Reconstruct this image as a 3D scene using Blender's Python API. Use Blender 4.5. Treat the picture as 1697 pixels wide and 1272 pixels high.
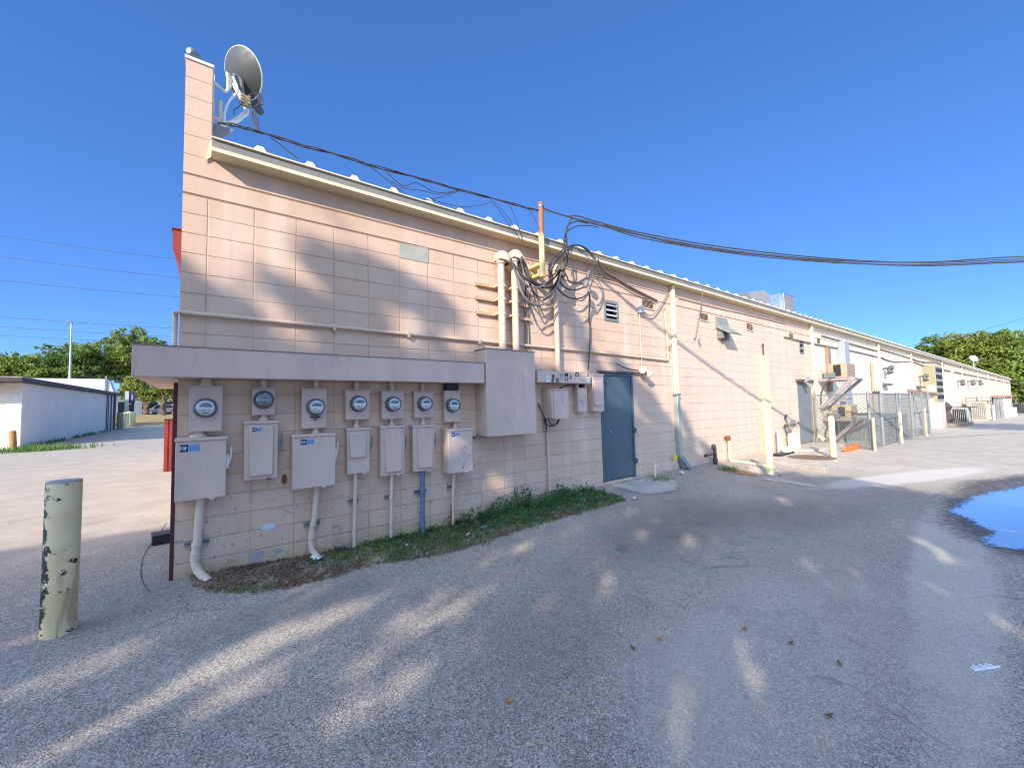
import bpy, bmesh, math, random
from mathutils import Vector, Matrix, noise
random.seed(7)
PI = math.pi
scene = bpy.context.scene
for o in list(bpy.data.objects): bpy.data.objects.remove(o)
COL = scene.collection

# ------------------------------------------------------------------ camera
CR = Vector((0.80643145, -0.59090104, -0.02245606))
CU = Vector((-0.0156261, -0.05925736, 0.99812043))
CW = Vector((0.59112109, 0.8045648, 0.05702047))
CC = Vector((0.49984, -5.09808, 1.58713))
FPX = 669.09
cd = bpy.data.cameras.new("camera"); cam = bpy.data.objects.new("camera", cd); COL.objects.link(cam)
cd.sensor_width = 36; cd.lens = FPX / 1697 * 36; cd.clip_end = 3000; cd.clip_start = .05
M = Matrix(((CR.x, CU.x, -CW.x, CC.x), (CR.y, CU.y, -CW.y, CC.y), (CR.z, CU.z, -CW.z, CC.z), (0, 0, 0, 1)))
cam.matrix_world = M
scene.camera = cam

# ------------------------------------------------------------------ light
FILL_GLOW = 6.2
SUN = Vector((-1.6, -1.0, 0.95)).normalized()       # towards the sun
world = bpy.data.worlds.new("World"); scene.world = world; world.use_nodes = True
wn = world.node_tree.nodes; wl = world.node_tree.links
bg = wn["Background"]
sky = wn.new("ShaderNodeTexSky"); sky.sky_type = 'NISHITA'; sky.sun_disc = False
sky.sun_elevation = math.asin(SUN.z); sky.sun_rotation = math.atan2(SUN.x, SUN.y)
sky.air_density = .35; sky.dust_density = 0.0; sky.ozone_density = 2.0; sky.altitude = 0
hs = wn.new("ShaderNodeHueSaturation"); hs.inputs['Saturation'].default_value = 1.2
gm = wn.new("ShaderNodeGamma"); gm.inputs[1].default_value = .6                 # an even blue down to the horizon
tint = wn.new("ShaderNodeMix"); tint.data_type = 'RGBA'; tint.blend_type = 'MULTIPLY'; tint.inputs[0].default_value = 1; tint.inputs[7].default_value = (.79, 1.10, 1.70, 1)
# fill glow added to the sky round the sun, to lift the shade
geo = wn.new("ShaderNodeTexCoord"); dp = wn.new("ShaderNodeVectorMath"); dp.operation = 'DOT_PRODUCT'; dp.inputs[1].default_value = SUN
mr = wn.new("ShaderNodeMapRange"); mr.interpolation_type = 'SMOOTHSTEP'; mr.inputs[1].default_value = .12; mr.inputs[2].default_value = 1.0; mr.inputs[3].default_value = 0; mr.inputs[4].default_value = FILL_GLOW
glow_mix = wn.new("ShaderNodeMix"); glow_mix.data_type = 'RGBA'; glow_mix.blend_type = 'ADD'; glow_mix.inputs[7].default_value = (.68, .86, 1.12, 1)
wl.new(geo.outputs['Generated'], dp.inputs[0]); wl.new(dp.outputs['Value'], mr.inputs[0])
wl.new(sky.outputs[0], hs.inputs['Color']); wl.new(hs.outputs[0], gm.inputs[0]); wl.new(gm.outputs[0], tint.inputs[6])
glow_mix.clamp_factor = False; wl.new(mr.outputs[0], glow_mix.inputs[0]); wl.new(tint.outputs[2], glow_mix.inputs[6]); wl.new(glow_mix.outputs[2], bg.inputs[0])
bg.inputs[1].default_value = 0.15
sl = bpy.data.lights.new("sun", 'SUN'); sl.energy = 3.15; sl.angle = math.radians(0.47); sl.color = (1, .90, .77)
so = bpy.data.objects.new("sun", sl); COL.objects.link(so)
so.rotation_euler = SUN.to_track_quat('Z', 'Y').to_euler(); so.location = (-20, -20, 30)
scene.view_settings.view_transform = 'Standard'; scene.view_settings.look = 'None'
scene.view_settings.exposure = 1.17; scene.view_settings.gamma = 1
scene.render.engine = 'CYCLES'
scene.cycles.max_bounces = 8; scene.cycles.transparent_max_bounces = 24
scene.cycles.caustics_reflective = False; scene.cycles.caustics_refractive = False
scene.cycles.use_denoising = True; scene.cycles.pixel_filter_type = 'BLACKMAN_HARRIS'; scene.cycles.filter_width = 1.05

# ------------------------------------------------------------------ placing: a photo point onto a real plane of the place
def ray(px, py):
    return CR * ((px - 848.5) / FPX) + CU * ((636 - py) / FPX) + CW
def P(px, py, Y=0.0):                                # on the vertical plane y = Y (the block wall is y = 0)
    d = ray(px, py); t = (Y - CC.y) / d.y
    return CC + d * t
def sm(a, b, x):
    t = min(1, max(0, (x - a) / (b - a))); return t * t * (3 - 2 * t)
ZW = [(-400, 0), (0.2, 0.02), (1.2, -.02), (2.7, -.04), (5.0, .05), (6.2, .11), (9, .15), (12, .1), (17, .1), (22, .02), (27, 0), (40, -.22), (72, -.7), (115, -1.2), (400, -3)]
def zw(x):
    for (a, za), (b, zb) in zip(ZW, ZW[1:]):
        if x <= b: return za + (zb - za) * (x - a) / (b - a)
    return -3
def zg(x, y):
    z = zw(x)
    if x < 27: z *= max(0, 1 + min(0, y) / 1.7)
    if y > 2: z = z * max(0, 1 - (y - 2) / 4) + (.018 * (min(y, 64) - 2) + .024 * max(0, min(y, 64) - 42)) * (1 - sm(1, 30, x))
    return z
def G(px, py):                                       # on the ground
    d = ray(px, py); t0 = .5; t = .5
    while t < 160:
        p = CC + d * t
        if p.z <= zg(p.x, p.y): break
        t0 = t; t *= 1.03
    for _ in range(30):
        m_ = (t0 + t) / 2; p = CC + d * m_
        if p.z <= zg(p.x, p.y): t = m_
        else: t0 = m_
    return Vector((p.x, p.y, zg(p.x, p.y)))
def left_face(px0, yb, px1, py=640):                 # a face square to the wall, seen between two photo columns -> its x and the y of its front edge
    x = P(px0, py, yb).x; d = ray(px1, py); return x, CC.y + d.y * (x - CC.x) / d.x
def V(px, py, A, B):                                 # on the vertical plane through A and B (plan points)
    d = ray(px, py); n = Vector((B[1] - A[1], -(B[0] - A[0]), 0))
    t = (Vector((A[0], A[1], 0)) - CC).dot(n) / d.dot(n)
    return CC + d * t

# ------------------------------------------------------------------ materials
MATS = {}
def newmat(name):
    m = bpy.data.materials.new(name); m.use_nodes = True
    nt = m.node_tree; b = nt.nodes["Principled BSDF"]
    return m, nt, b
class N:
    def __init__(s, nt): s.nt = nt
    def __call__(s, typ, ins=None, **kw):
        n = s.nt.nodes.new(typ)
        for k, v in kw.items(): setattr(n, k, v)
        for k, v in (ins or {}).items():
            if isinstance(v, bpy.types.NodeSocket): s.nt.links.new(v, n.inputs[k])
            else: n.inputs[k].default_value = v
        return n
    def math(s, op, a, b=None, c=None, clamp=False):
        n = s('ShaderNodeMath', {0: a, **({1: b} if b is not None else {}), **({2: c} if c is not None else {})}, operation=op)
        n.use_clamp = clamp; return n.outputs[0]
    def ramp(s, f, a, b, lo=0., hi=1.):
        n = s('ShaderNodeMapRange', {0: f, 1: a, 2: b, 3: lo, 4: hi}); n.interpolation_type = 'SMOOTHSTEP'; return n.outputs[0]
    def mix(s, f, a, b, mode='MIX'):
        n = s('ShaderNodeMix', data_type='RGBA', blend_type=mode)
        for i, v in ((0, f), (6, a), (7, b)):
            if isinstance(v, bpy.types.NodeSocket): s.nt.links.new(v, n.inputs[i])
            else: n.inputs[i].default_value = v if i == 0 else ((*v, 1) if len(v) == 3 else v)
        return n.outputs[2]
    def noise(s, vec, scale, detail=4, rough=.55, dist=0.):
        return s('ShaderNodeTexNoise', {'Vector': vec, 'Scale': scale, 'Detail': detail, 'Roughness': rough, 'Distortion': dist}).outputs[0]
    def coords(s, kind='Object'):
        return s('ShaderNodeTexCoord').outputs[kind]
    def scaled(s, vec, sc, loc=(0, 0, 0), rot=(0, 0, 0)):
        return s('ShaderNodeMapping', {'Vector': vec, 'Location': loc, 'Rotation': rot, 'Scale': sc}).outputs[0]
def lin(r, g, b):
    f = lambda c: (c / 255 / 12.92) if c <= 10 else ((c / 255 + .055) / 1.055) ** 2.4
    return (f(r), f(g), f(b))
def simple(name, col, rough=.6, metal=0., var=.12, scale=6., dirt=0., dirtcol=(.12, .09, .06), bump=.0, spec=.4, streak=False, bscale=40):
    """painted / plain surface with uneven tone, wear and fine relief"""
    if name in MATS: return MATS[name]
    m, nt, b = newmat(name); n = N(nt); co = n.coords()
    v = n.scaled(co, (scale, scale, scale * (.25 if streak else 1)))
    f = n.noise(v, 1.0, 5, .6)
    k = n.ramp(f, .3, .7)
    c = n.mix(k, tuple(max(0, x * (1 - var)) for x in col), tuple(min(1, x * (1 + var)) for x in col))
    if dirt > 0:
        f2 = n.noise(n.scaled(co, (scale * 2.3, scale * 2.3, scale * (.6 if streak else 2.3)), (3.1, 1.7, .3)), 1.0, 8, .7)
        c = n.mix(n.ramp(f2, .66 - dirt * .3, .74), c, dirtcol)
    nt.links.new(c, b.inputs['Base Color'])
    b.inputs['Roughness'].default_value = rough; b.inputs['Metallic'].default_value = metal
    b.inputs['Specular IOR Level'].default_value = spec
    r = n.ramp(n.noise(co, scale * 3, 3), .2, .8, max(0, rough - .12), min(1, rough + .12)); nt.links.new(r, b.inputs['Roughness'])
    if bump > 0:
        bp = n('ShaderNodeBump', {'Height': n.noise(co, bscale, 4, .6), 'Strength': bump, 'Distance': .01})
        nt.links.new(bp.outputs[0], b.inputs['Normal'])
    MATS[name] = m; return m

Z0 = 3.81
def wall_material():
    m, nt, b = newmat("painted_block"); n = N(nt)
    co = n.coords(); sep = n('ShaderNodeSeparateXYZ', {0: co}); x, y, z = sep.outputs
    wob = n.math('MULTIPLY', n.math('SUBTRACT', n.noise(co, 9, 3), .5), .022)
    u = n.math('ADD', n.math('DIVIDE', n.math('ADD', x, y), .4064), wob)
    v = n.math('ADD', n.math('DIVIDE', n.math('SUBTRACT', z, Z0), .2032), n.math('MULTIPLY', wob, 1.6))
    def joint(c, w):
        d = n.math('ABSOLUTE', n.math('SUBTRACT', n.math('FRACT', c), .5))
        return n.ramp(d, .5 - w, .5 - w * .25)
    jh = joint(v, .045); jv = joint(u, .021)
    inband = n.math('GREATER_THAN', z, Z0 - .01)
    jv = n.math('MULTIPLY', jv, n.math('SUBTRACT', 1, inband))
    fade = n.ramp(n.noise(n.scaled(co, (.7, .7, 1.6)), 1.0, 3), .32, .62, .25, 1.)
    fadex = n.ramp(x, 4.5, 9., 1., .1)
    jv = n.math('MULTIPLY', n.math('MULTIPLY', jv, fade), fadex)
    jh = n.math('MULTIPLY', jh, n.math('ADD', n.math('MULTIPLY', fade, .6), .4))
    dbl = n.math('MULTIPLY', n.ramp(n.math('ABSOLUTE', n.math('SUBTRACT', z, Z0)), .004, .018, 1, 0), 1.0)
    dbl2 = n.ramp(n.math('ABSOLUTE', n.math('SUBTRACT', z, Z0 + .2032)), .004, .016, 1, 0)
    thick = n.math('MAXIMUM', dbl, dbl2)
    # colour
    cell = n('ShaderNodeCombineXYZ', {0: n.math('FLOOR', u), 1: n.math('FLOOR', v)}).outputs[0]
    wn_ = n('ShaderNodeTexWhiteNoise', {'Vector': cell}); wn_.noise_dimensions = '3D'
    pink = lin(206, 174, 149); pink2 = lin(212, 181, 157)
    c = n.mix(wn_.outputs[0], pink, pink2)
    c = n.mix(n.math('MULTIPLY', n.ramp(x, 6.5, 9.5), .6), c, lin(217, 192, 168))
    cream = n.ramp(x, 17.25, 17.35); cream = n.math('MULTIPLY', cream, n.ramp(x, 32.8, 33.2, 1, 0))
    c = n.mix(cream, c, lin(226, 216, 192))
    c = n.mix(n.ramp(x, 33, 33.3), c, lin(220, 200, 172))
    # long vertical fading where rain ran down
    st = n.noise(n.scaled(co, (3.2, 3.2, .16)), 1.0, 6, .65)
    c = n.mix(n.math('MULTIPLY', n.ramp(st, .45, .75), .5), c, lin(228, 208, 190))
    big = n.noise(co, .9, 5, .6)
    c = n.mix(n.math('MULTIPLY', n.ramp(big, .45, .75), .35), c, lin(188, 158, 140))
    # scuffs where the paint came off near the ground
    low = n.ramp(z, .15, .95, 1, 0)
    sc1 = n.noise(n.scaled(co, (5, 5, 7)), 1.0, 9, .72)
    c = n.mix(n.math('MULTIPLY', n.ramp(sc1, .585, .61), n.math('MULTIPLY', low, .6)), c, lin(128, 124, 120))
    sc2 = n.noise(n.scaled(co, (26, 26, 16), (4, 4, 4)), 1.0, 6, .65)
    c = n.mix(n.math('MULTIPLY', n.ramp(sc2, .61, .66), n.ramp(z, .3, 1.5, .8, .12)), c, lin(96, 88, 82))
    c = n.mix(n.math('MULTIPLY', n.ramp(z, -.02, .24, 1, 0), n.ramp(sc1, .35, .6, .25, .8)), c, lin(170, 152, 108))
    # pits
    vo = n('ShaderNodeTexVoronoi', {'Vector': co, 'Scale': 7.0}); 
    c = n.mix(n.math('MULTIPLY', n.ramp(vo.outputs['Distance'], .018, .03, 1, 0), .7), c, lin(110, 80, 62))
    c = n.mix(n.math('MULTIPLY', jh, n.math('MULTIPLY', n.ramp(z, 1.4, 2.6, .55, 1), n.ramp(x, 6, 10, .28, .14))), c, lin(140, 108, 88))
    c = n.mix(n.math('MULTIPLY', jv, n.ramp(z, 1.2, 2.4, .08, .24)), c, lin(150, 120, 100))
    c = n.mix(n.math('MULTIPLY', thick, .8), c, lin(120, 86, 66))
    nt.links.new(c, b.inputs['Base Color']); b.inputs['Roughness'].default_value = .78; b.inputs['Specular IOR Level'].default_value = .25
    h = n.math('MULTIPLY', n.math('MAXIMUM', n.math('MAXIMUM', jh, jv), thick), -1)
    fine = n.noise(co, 110, 3, .6); med = n.noise(co, 14, 4, .6)
    h = n.math('ADD', h, n.math('ADD', n.math('MULTIPLY', fine, .35), n.math('MULTIPLY', med, .45)))
    bp = n('ShaderNodeBump', {'Height': h, 'Strength': .8, 'Distance': .009}); nt.links.new(bp.outputs[0], b.inputs['Normal'])
    return m

def ground_material():
    m, nt, b = newmat("asphalt"); n = N(nt); co = n.coords()
    sep = n('ShaderNodeSeparateXYZ', {0: co}); x, y, z = sep.outputs
    vo = n('ShaderNodeTexVoronoi', {'Vector': co, 'Scale': 170.0})
    vo2 = n('ShaderNodeTexVoronoi', {'Vector': co, 'Scale': 95.0})
    rnd = n('ShaderNodeSeparateColor', {0: vo.outputs['Color']}).outputs[0]
    rnd2 = n('ShaderNodeSeparateColor', {0: vo2.outputs['Color']}).outputs[1]
    big = n.noise(co, .35, 6, .6); med = n.noise(co, 1.7, 6, .65); fine = n.noise(co, 18, 4, .7)
    base = n.mix(n.ramp(big, .3, .7), lin(150, 138, 124), lin(172, 158, 142))
    base = n.mix(n.math('MULTIPLY', n.ramp(med, .48, .72), .65), base, lin(120, 113, 105))
    base = n.mix(n.math('MULTIPLY', n.ramp(rnd, .62, .95), .5), base, lin(214, 206, 194))
    base = n.mix(n.math('MULTIPLY', n.ramp(rnd, .45, .08), .66), base, lin(56, 54, 53))
    base = n.mix(n.math('MULTIPLY', n.ramp(rnd2, .93, .98), .4), base, lin(222, 218, 210))
    base = n.mix(n.math('MULTIPLY', n.ramp(rnd2, .10, .03), .5), base, lin(62, 60, 60))
    base = n.mix(n.math('MULTIPLY', n.ramp(fine, .45, .7), .25), base, lin(100, 98, 97))
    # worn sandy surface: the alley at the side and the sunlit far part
    def blob(cx, cy, rx, ry, a, lo=.75, hi=1.2):
        q = n.scaled(n('ShaderNodeVectorMath', {0: co, 1: (cx, cy, 0)}, operation='SUBTRACT').outputs[0], (1, 1, 0), rot=(0, 0, -a))
        q = n('ShaderNodeVectorMath', {0: q, 1: (1 / rx, 1 / ry, 0)}, operation='MULTIPLY').outputs[0]
        L = n('ShaderNodeVectorMath', {0: q}, operation='LENGTH').outputs['Value']
        L = n.math('ADD', L, n.math('MULTIPLY', n.math('SUBTRACT', med, .5), .5))
        return n.ramp(L, lo, hi, 1, 0)
    sandy = n.mix(n.ramp(n.noise(n.scaled(co, (1.3, 1.9, 1)), 1, 8, .72), .3, .7), lin(164, 153, 138), lin(184, 172, 156))
    sandy = n.mix(n.math('MULTIPLY', n.ramp(rnd, .4, .02), .35), sandy, lin(110, 100, 92))
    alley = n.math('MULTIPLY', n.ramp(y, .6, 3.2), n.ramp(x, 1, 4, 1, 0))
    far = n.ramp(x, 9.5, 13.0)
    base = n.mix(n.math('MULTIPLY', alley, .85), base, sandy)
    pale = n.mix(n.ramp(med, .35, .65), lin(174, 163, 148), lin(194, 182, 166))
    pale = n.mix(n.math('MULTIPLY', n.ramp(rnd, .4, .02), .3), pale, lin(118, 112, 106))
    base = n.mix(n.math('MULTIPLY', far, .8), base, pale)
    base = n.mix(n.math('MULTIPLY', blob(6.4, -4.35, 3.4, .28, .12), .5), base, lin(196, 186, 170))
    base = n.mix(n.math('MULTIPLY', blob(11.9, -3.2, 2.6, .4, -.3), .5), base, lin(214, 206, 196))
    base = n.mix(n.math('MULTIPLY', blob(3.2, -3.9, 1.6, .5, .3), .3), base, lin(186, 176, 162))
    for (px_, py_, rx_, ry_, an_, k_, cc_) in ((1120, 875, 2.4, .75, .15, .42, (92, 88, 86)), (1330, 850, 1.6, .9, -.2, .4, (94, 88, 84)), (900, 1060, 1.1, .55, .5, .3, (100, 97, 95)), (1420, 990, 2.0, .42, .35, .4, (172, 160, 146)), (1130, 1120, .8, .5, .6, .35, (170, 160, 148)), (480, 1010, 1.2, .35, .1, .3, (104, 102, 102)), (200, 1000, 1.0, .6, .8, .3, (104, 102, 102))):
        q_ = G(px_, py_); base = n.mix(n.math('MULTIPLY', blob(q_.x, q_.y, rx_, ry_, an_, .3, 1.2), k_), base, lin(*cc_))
    # oil and tyre stains
    spot = n.noise(n.scaled(co, (1.1, 1.1, 1), (7, 2, 0)), 1, 5, .6)
    base = n.mix(n.math('MULTIPLY', n.ramp(spot, .66, .74), .45), base, lin(70, 67, 66))
    # fine cracks
    cr = n('ShaderNodeTexVoronoi', {'Vector': n('ShaderNodeVectorMath', {0: co, 1: n.scaled(n('ShaderNodeTexNoise', {'Vector': co, 'Scale': 2.2, 'Detail': 5}).outputs[1], (.55, .55, .55))}, operation='ADD').outputs[0], 'Scale': .42}, feature='DISTANCE_TO_EDGE')
    crack = n.math('MULTIPLY', n.ramp(cr.outputs['Distance'], .002, .007, 1, 0), n.ramp(n.noise(co, .6, 2), .56, .68))
    base = n.mix(n.math('MULTIPLY', crack, .5), base, lin(58, 55, 53))
    nt.links.new(base, b.inputs['Base Color'])
    nt.links.new(n.ramp(rnd, 0, 1, .72, .95), b.inputs['Roughness']); b.inputs['Specular IOR Level'].default_value = .3
    h = n.math('ADD', n.math('MULTIPLY', vo.outputs['Distance'], -.7), n.math('ADD', n.math('MULTIPLY', fine, .5), n.math('MULTIPLY', crack, -2)))
    bp = n('ShaderNodeBump', {'Height': h, 'Strength': .35, 'Distance': .006}); nt.links.new(bp.outputs[0], b.inputs['Normal'])
    return m

def bollard_material():
    m, nt, b = newmat("chipped_yellow_paint"); n = N(nt); co = n.coords()
    c = n.mix(n.ramp(n.noise(co, 5, 4), .3, .7), lin(208, 182, 130), lin(224, 200, 152))
    sep = n('ShaderNodeSeparateXYZ', {0: co}); x, y, z = sep.outputs
    f = n.noise(n.scaled(co, (9, 9, 11)), 1, 8, .7)
    side = n.ramp(n.math('ADD', x, n.math('MULTIPLY', n.noise(co, 4, 3), .06)), -.075, .02, 1, .0)
    chip = n.ramp(n.math('ADD', f, n.math('MULTIPLY', side, .17)), .60, .62)
    c = n.mix(chip, c, lin(38, 34, 28))
    c = n.mix(n.math('MULTIPLY', n.ramp(n.noise(n.scaled(co, (10, 10, 2)), 1, 5), .5, .7), n.ramp(z, .1, 1.0, .75, .2)), c, lin(122, 96, 60))
    c = n.mix(n.ramp(z, 1.085, 1.1), c, lin(150, 148, 138))
    nt.links.new(c, b.inputs['Base Color']); b.inputs['Roughness'].default_value = .55
    bp = n('ShaderNodeBump', {'Height': n.math('ADD', n.math('MULTIPLY', chip, -1), n.noise(co, 60, 3)), 'Strength': .4, 'Distance': .004}); nt.links.new(bp.outputs[0], b.inputs['Normal'])
    return m

def rust_pole_material(z0, z1):
    m, nt, b = newmat("rusting_yellow_pole"); n = N(nt); co = n.coords()
    z = n('ShaderNodeSeparateXYZ', {0: co}).outputs[2]
    f = n.math('ADD', z, n.math('MULTIPLY', n.math('SUBTRACT', n.noise(n.scaled(co, (22, 22, 9)), 1, 7, .7), .5), .55))
    rust = n.mix(n.noise(co, 30, 5), lin(112, 66, 48), lin(176, 122, 98))
    c = n.mix(n.ramp(f, z0, z1), lin(222, 200, 142), rust)
    nt.links.new(c, b.inputs['Base Color']); b.inputs['Roughness'].default_value = .7
    return m

def leaf_material(name, c1, c2, c3):
    m, nt, b = newmat(name); n = N(nt)
    oi = n.coords('Object'); f = n.noise(oi, .35, 4, .6); g = n.noise(oi, 3.0, 2)
    c = n.mix(n.ramp(f, .35, .65), c1, c2); c = n.mix(n.ramp(g, .52, .7), c, c3)
    nt.links.new(c, b.inputs['Base Color']); b.inputs['Roughness'].default_value = .55; b.inputs['Specular IOR Level'].default_value = .3
    tr = n('ShaderNodeBsdfTranslucent', {'Color': c}); mx = n('ShaderNodeMixShader', {0: .5, 1: b.outputs[0], 2: tr.outputs[0]})
    nt.links.new(mx.outputs[0], nt.nodes['Material Output'].inputs[0])
    return m

def clear_material():
    m, nt, b = newmat("clear_cover"); n = N(nt)
    t = n('ShaderNodeBsdfTransparent', {'Color': (.97, .98, .98, 1)}); g = n('ShaderNodeBsdfGlossy', {'Roughness': .06, 'Color': (1, 1, 1, 1)})
    fr = n('ShaderNodeFresnel', {'IOR': 1.5}); k = n.math('ADD', n.math('MULTIPLY', fr.outputs[0], .9), .03, clamp=True)
    mx = n('ShaderNodeMixShader', {0: k, 1: t.outputs[0], 2: g.outputs[0]}); nt.links.new(mx.outputs[0], nt.nodes['Material Output'].inputs[0])
    return m

def water_material():
    m, nt, b = newmat("puddle_water"); n = N(nt); co = n.coords()
    b.inputs['Roughness'].default_value = .2
    nt.links.new(n.mix(n.noise(co, 4, 5), lin(104, 110, 116), lin(126, 126, 124)), b.inputs['Base Color'])
    bp = n('ShaderNodeBump', {'Height': n.noise(co, 2.2, 3), 'Strength': .03, 'Distance': .01})
    g = n('ShaderNodeBsdfGlossy', {'Roughness': .03, 'Color': (.92, .95, .98, 1), 'Normal': bp.outputs[0]})
    fr = n('ShaderNodeFresnel', {'IOR': 1.33}); k = n.math('ADD', n.math('MULTIPLY', fr.outputs[0], .95), .24, clamp=True)
    mx = n('ShaderNodeMixShader', {0: k, 1: b.outputs[0], 2: g.outputs[0]}); nt.links.new(mx.outputs[0], nt.nodes['Material Output'].inputs[0])
    return m

pinkpaint = simple("beige_painted_metal", lin(203, 177, 161), .5, var=.07, scale=3.4, dirt=.34, dirtcol=lin(178, 152, 134), bump=.08, streak=True)
pinkpaint2 = simple("beige_painted_metal_aged", lin(204, 180, 164), .5, var=.09, scale=4, dirt=.34, dirtcol=lin(138, 116, 100), bump=.08)
pipebeige = simple("beige_painted_pipe", lin(208, 184, 160), .55, var=.08, scale=7, dirt=.15, dirtcol=lin(150, 120, 95))
creamgut = simple("cream_gutter_paint", lin(222, 208, 172), .5, var=.05, scale=3, dirt=.1, dirtcol=lin(170, 160, 130), streak=True)
greygut = simple("grey_fascia_metal", lin(136, 131, 122), .55, .1, var=.10, scale=3, dirt=.3, dirtcol=lin(112, 106, 96))
whiteroof = simple("white_metal_roof", lin(226, 224, 218), .5, var=.05, scale=2)
galv = simple("galvanised_steel", lin(150, 156, 160), .42, .7, var=.15, scale=8, dirt=.2, dirtcol=lin(110, 105, 100))
galvpaint = simple("dull_grey_steel", lin(128, 130, 128), .6, .05, var=.12, scale=8, dirt=.2, dirtcol=lin(98, 90, 84))
bluepipe = simple("blue_grey_pvc", lin(92, 112, 134), .5, var=.08, scale=8)
doorblue = simple("slate_blue_door_paint", lin(76, 94, 102), .45, var=.07, scale=2.2, dirt=.12, dirtcol=lin(92, 112, 124), streak=True)
doorgrey = simple("grey_door_paint", lin(116, 122, 122), .5, var=.08, scale=3, dirt=.1, dirtcol=lin(92, 96, 96))
darkframe = simple("dark_steel_frame", lin(58, 70, 84), .5, var=.1, scale=6)
black = simple("black_rubber", (.015, .015, .016), .5, var=.3, scale=20)
cablemat = simple("weathered_black_cable", lin(64, 62, 66), .6, var=.2, scale=15)
cablegrey = simple("grey_cable_jacket", lin(122, 118, 116), .6, var=.15, scale=15)
rustm = simple("rust", lin(132, 78, 38), .85, var=.3, scale=24, dirt=.3, dirtcol=lin(70, 40, 24), bump=.3)
redm = simple("red_painted_metal", lin(132, 50, 42), .5, var=.1, scale=4, dirt=.1, dirtcol=lin(120, 44, 36))
maroon = simple("maroon_trim", lin(84, 30, 36), .6, var=.2, scale=8)
creamyellow = simple("cream_yellow_paint", lin(226, 216, 158), .55, var=.06, scale=5, dirt=.16, dirtcol=lin(160, 140, 90))
yellowm = simple("bright_yellow_tag", lin(226, 190, 20), .5)
whitepvc = simple("white_pvc", lin(226, 222, 214), .4, var=.05, scale=8)
concrete = simple("worn_concrete", lin(178, 166, 150), .85, var=.16, scale=3.5, dirt=.3, dirtcol=lin(118, 106, 94), bump=.3, bscale=60)
concretegrey = simple("grey_concrete", lin(150, 148, 144), .85, var=.18, scale=5, dirt=.3, dirtcol=lin(104, 100, 96), bump=.35, bscale=60)
acbeige = simple("tan_appliance_paint", lin(176, 152, 122), .5, var=.08, scale=5, dirt=.2, dirtcol=lin(128, 104, 80))
olive = simple("olive_beige_metal", lin(156, 148, 116), .5, var=.06, scale=3, dirt=.12, dirtcol=lin(130, 118, 90), streak=True)
darkcoil = simple("dark_coil", lin(44, 42, 40), .7, var=.4, scale=40)
woodm = simple("weathered_wood", lin(186, 168, 142), .8, var=.2, scale=8, dirt=.25, dirtcol=lin(110, 84, 60), streak=True)
orangewood = simple("orange_board", lin(190, 116, 62), .75, var=.15, scale=8)
greywood = simple("grey_fence_boards", lin(132, 138, 142), .8, var=.15, scale=8, streak=True)
whitewall = simple("white_rendered_wall", lin(218, 214, 206), .85, var=.05, scale=1.2, dirt=.1, dirtcol=lin(176, 168, 158), bump=.15)
shopwall = simple("off_white_shed_wall", lin(240, 228, 208), .85, var=.04, scale=1.0, dirt=.06, dirtcol=lin(180, 172, 168), bump=.1)
brownroof = simple("brown_fascia", lin(74, 62, 56), .7, var=.15, scale=5)
dishgrey = simple("grey_dish_paint", lin(72, 74, 72), .55, var=.05, scale=4)
whitepaint = simple("white_painted_steel", lin(226, 224, 216), .4, var=.05, scale=8)
paleplate = simple("grey_cement_plate", lin(168, 166, 152), .85, var=.1, scale=6, dirt=.15, dirtcol=lin(140, 134, 118), bump=.2)
bluepatch = simple("pale_blue_paint_patch", lin(204, 206, 208), .8, var=.1, scale=10)
greypatch = simple("blue_grey_paint_patch", lin(160, 152, 150), .8, var=.1, scale=10)
stickblue = simple("sticker_blue", lin(128, 156, 196), .5); stickdark = simple("sticker_navy", lin(28, 38, 66), .5)
stickwhite = simple("sticker_white", lin(220, 224, 228), .5); stickred = simple("sticker_maroon", lin(96, 40, 48), .5); stickblack = simple("sticker_black", lin(26, 24, 30), .5)
stickgrey = simple("sticker_grey", lin(110, 118, 120), .5)
dialface = simple("meter_dial_face", lin(236, 238, 236), .5, var=.03); dialgrey = simple("meter_dial_grey", lin(112, 122, 126), .5, var=.05)
ringm = simple("meter_ring_steel", lin(110, 114, 116), .4, .4, var=.1)
clear = clear_material()
wallm = wall_material(); groundm = ground_material(); bollm = bollard_material()
barkm = simple("bark", lin(92, 78, 64), .9, var=.25, scale=6, bump=.5, streak=True)
soilm = simple("leaf_litter_soil", lin(150, 142, 130), .95, var=.35, scale=14, dirt=.3, dirtcol=lin(108, 94, 80), bump=.6)

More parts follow.
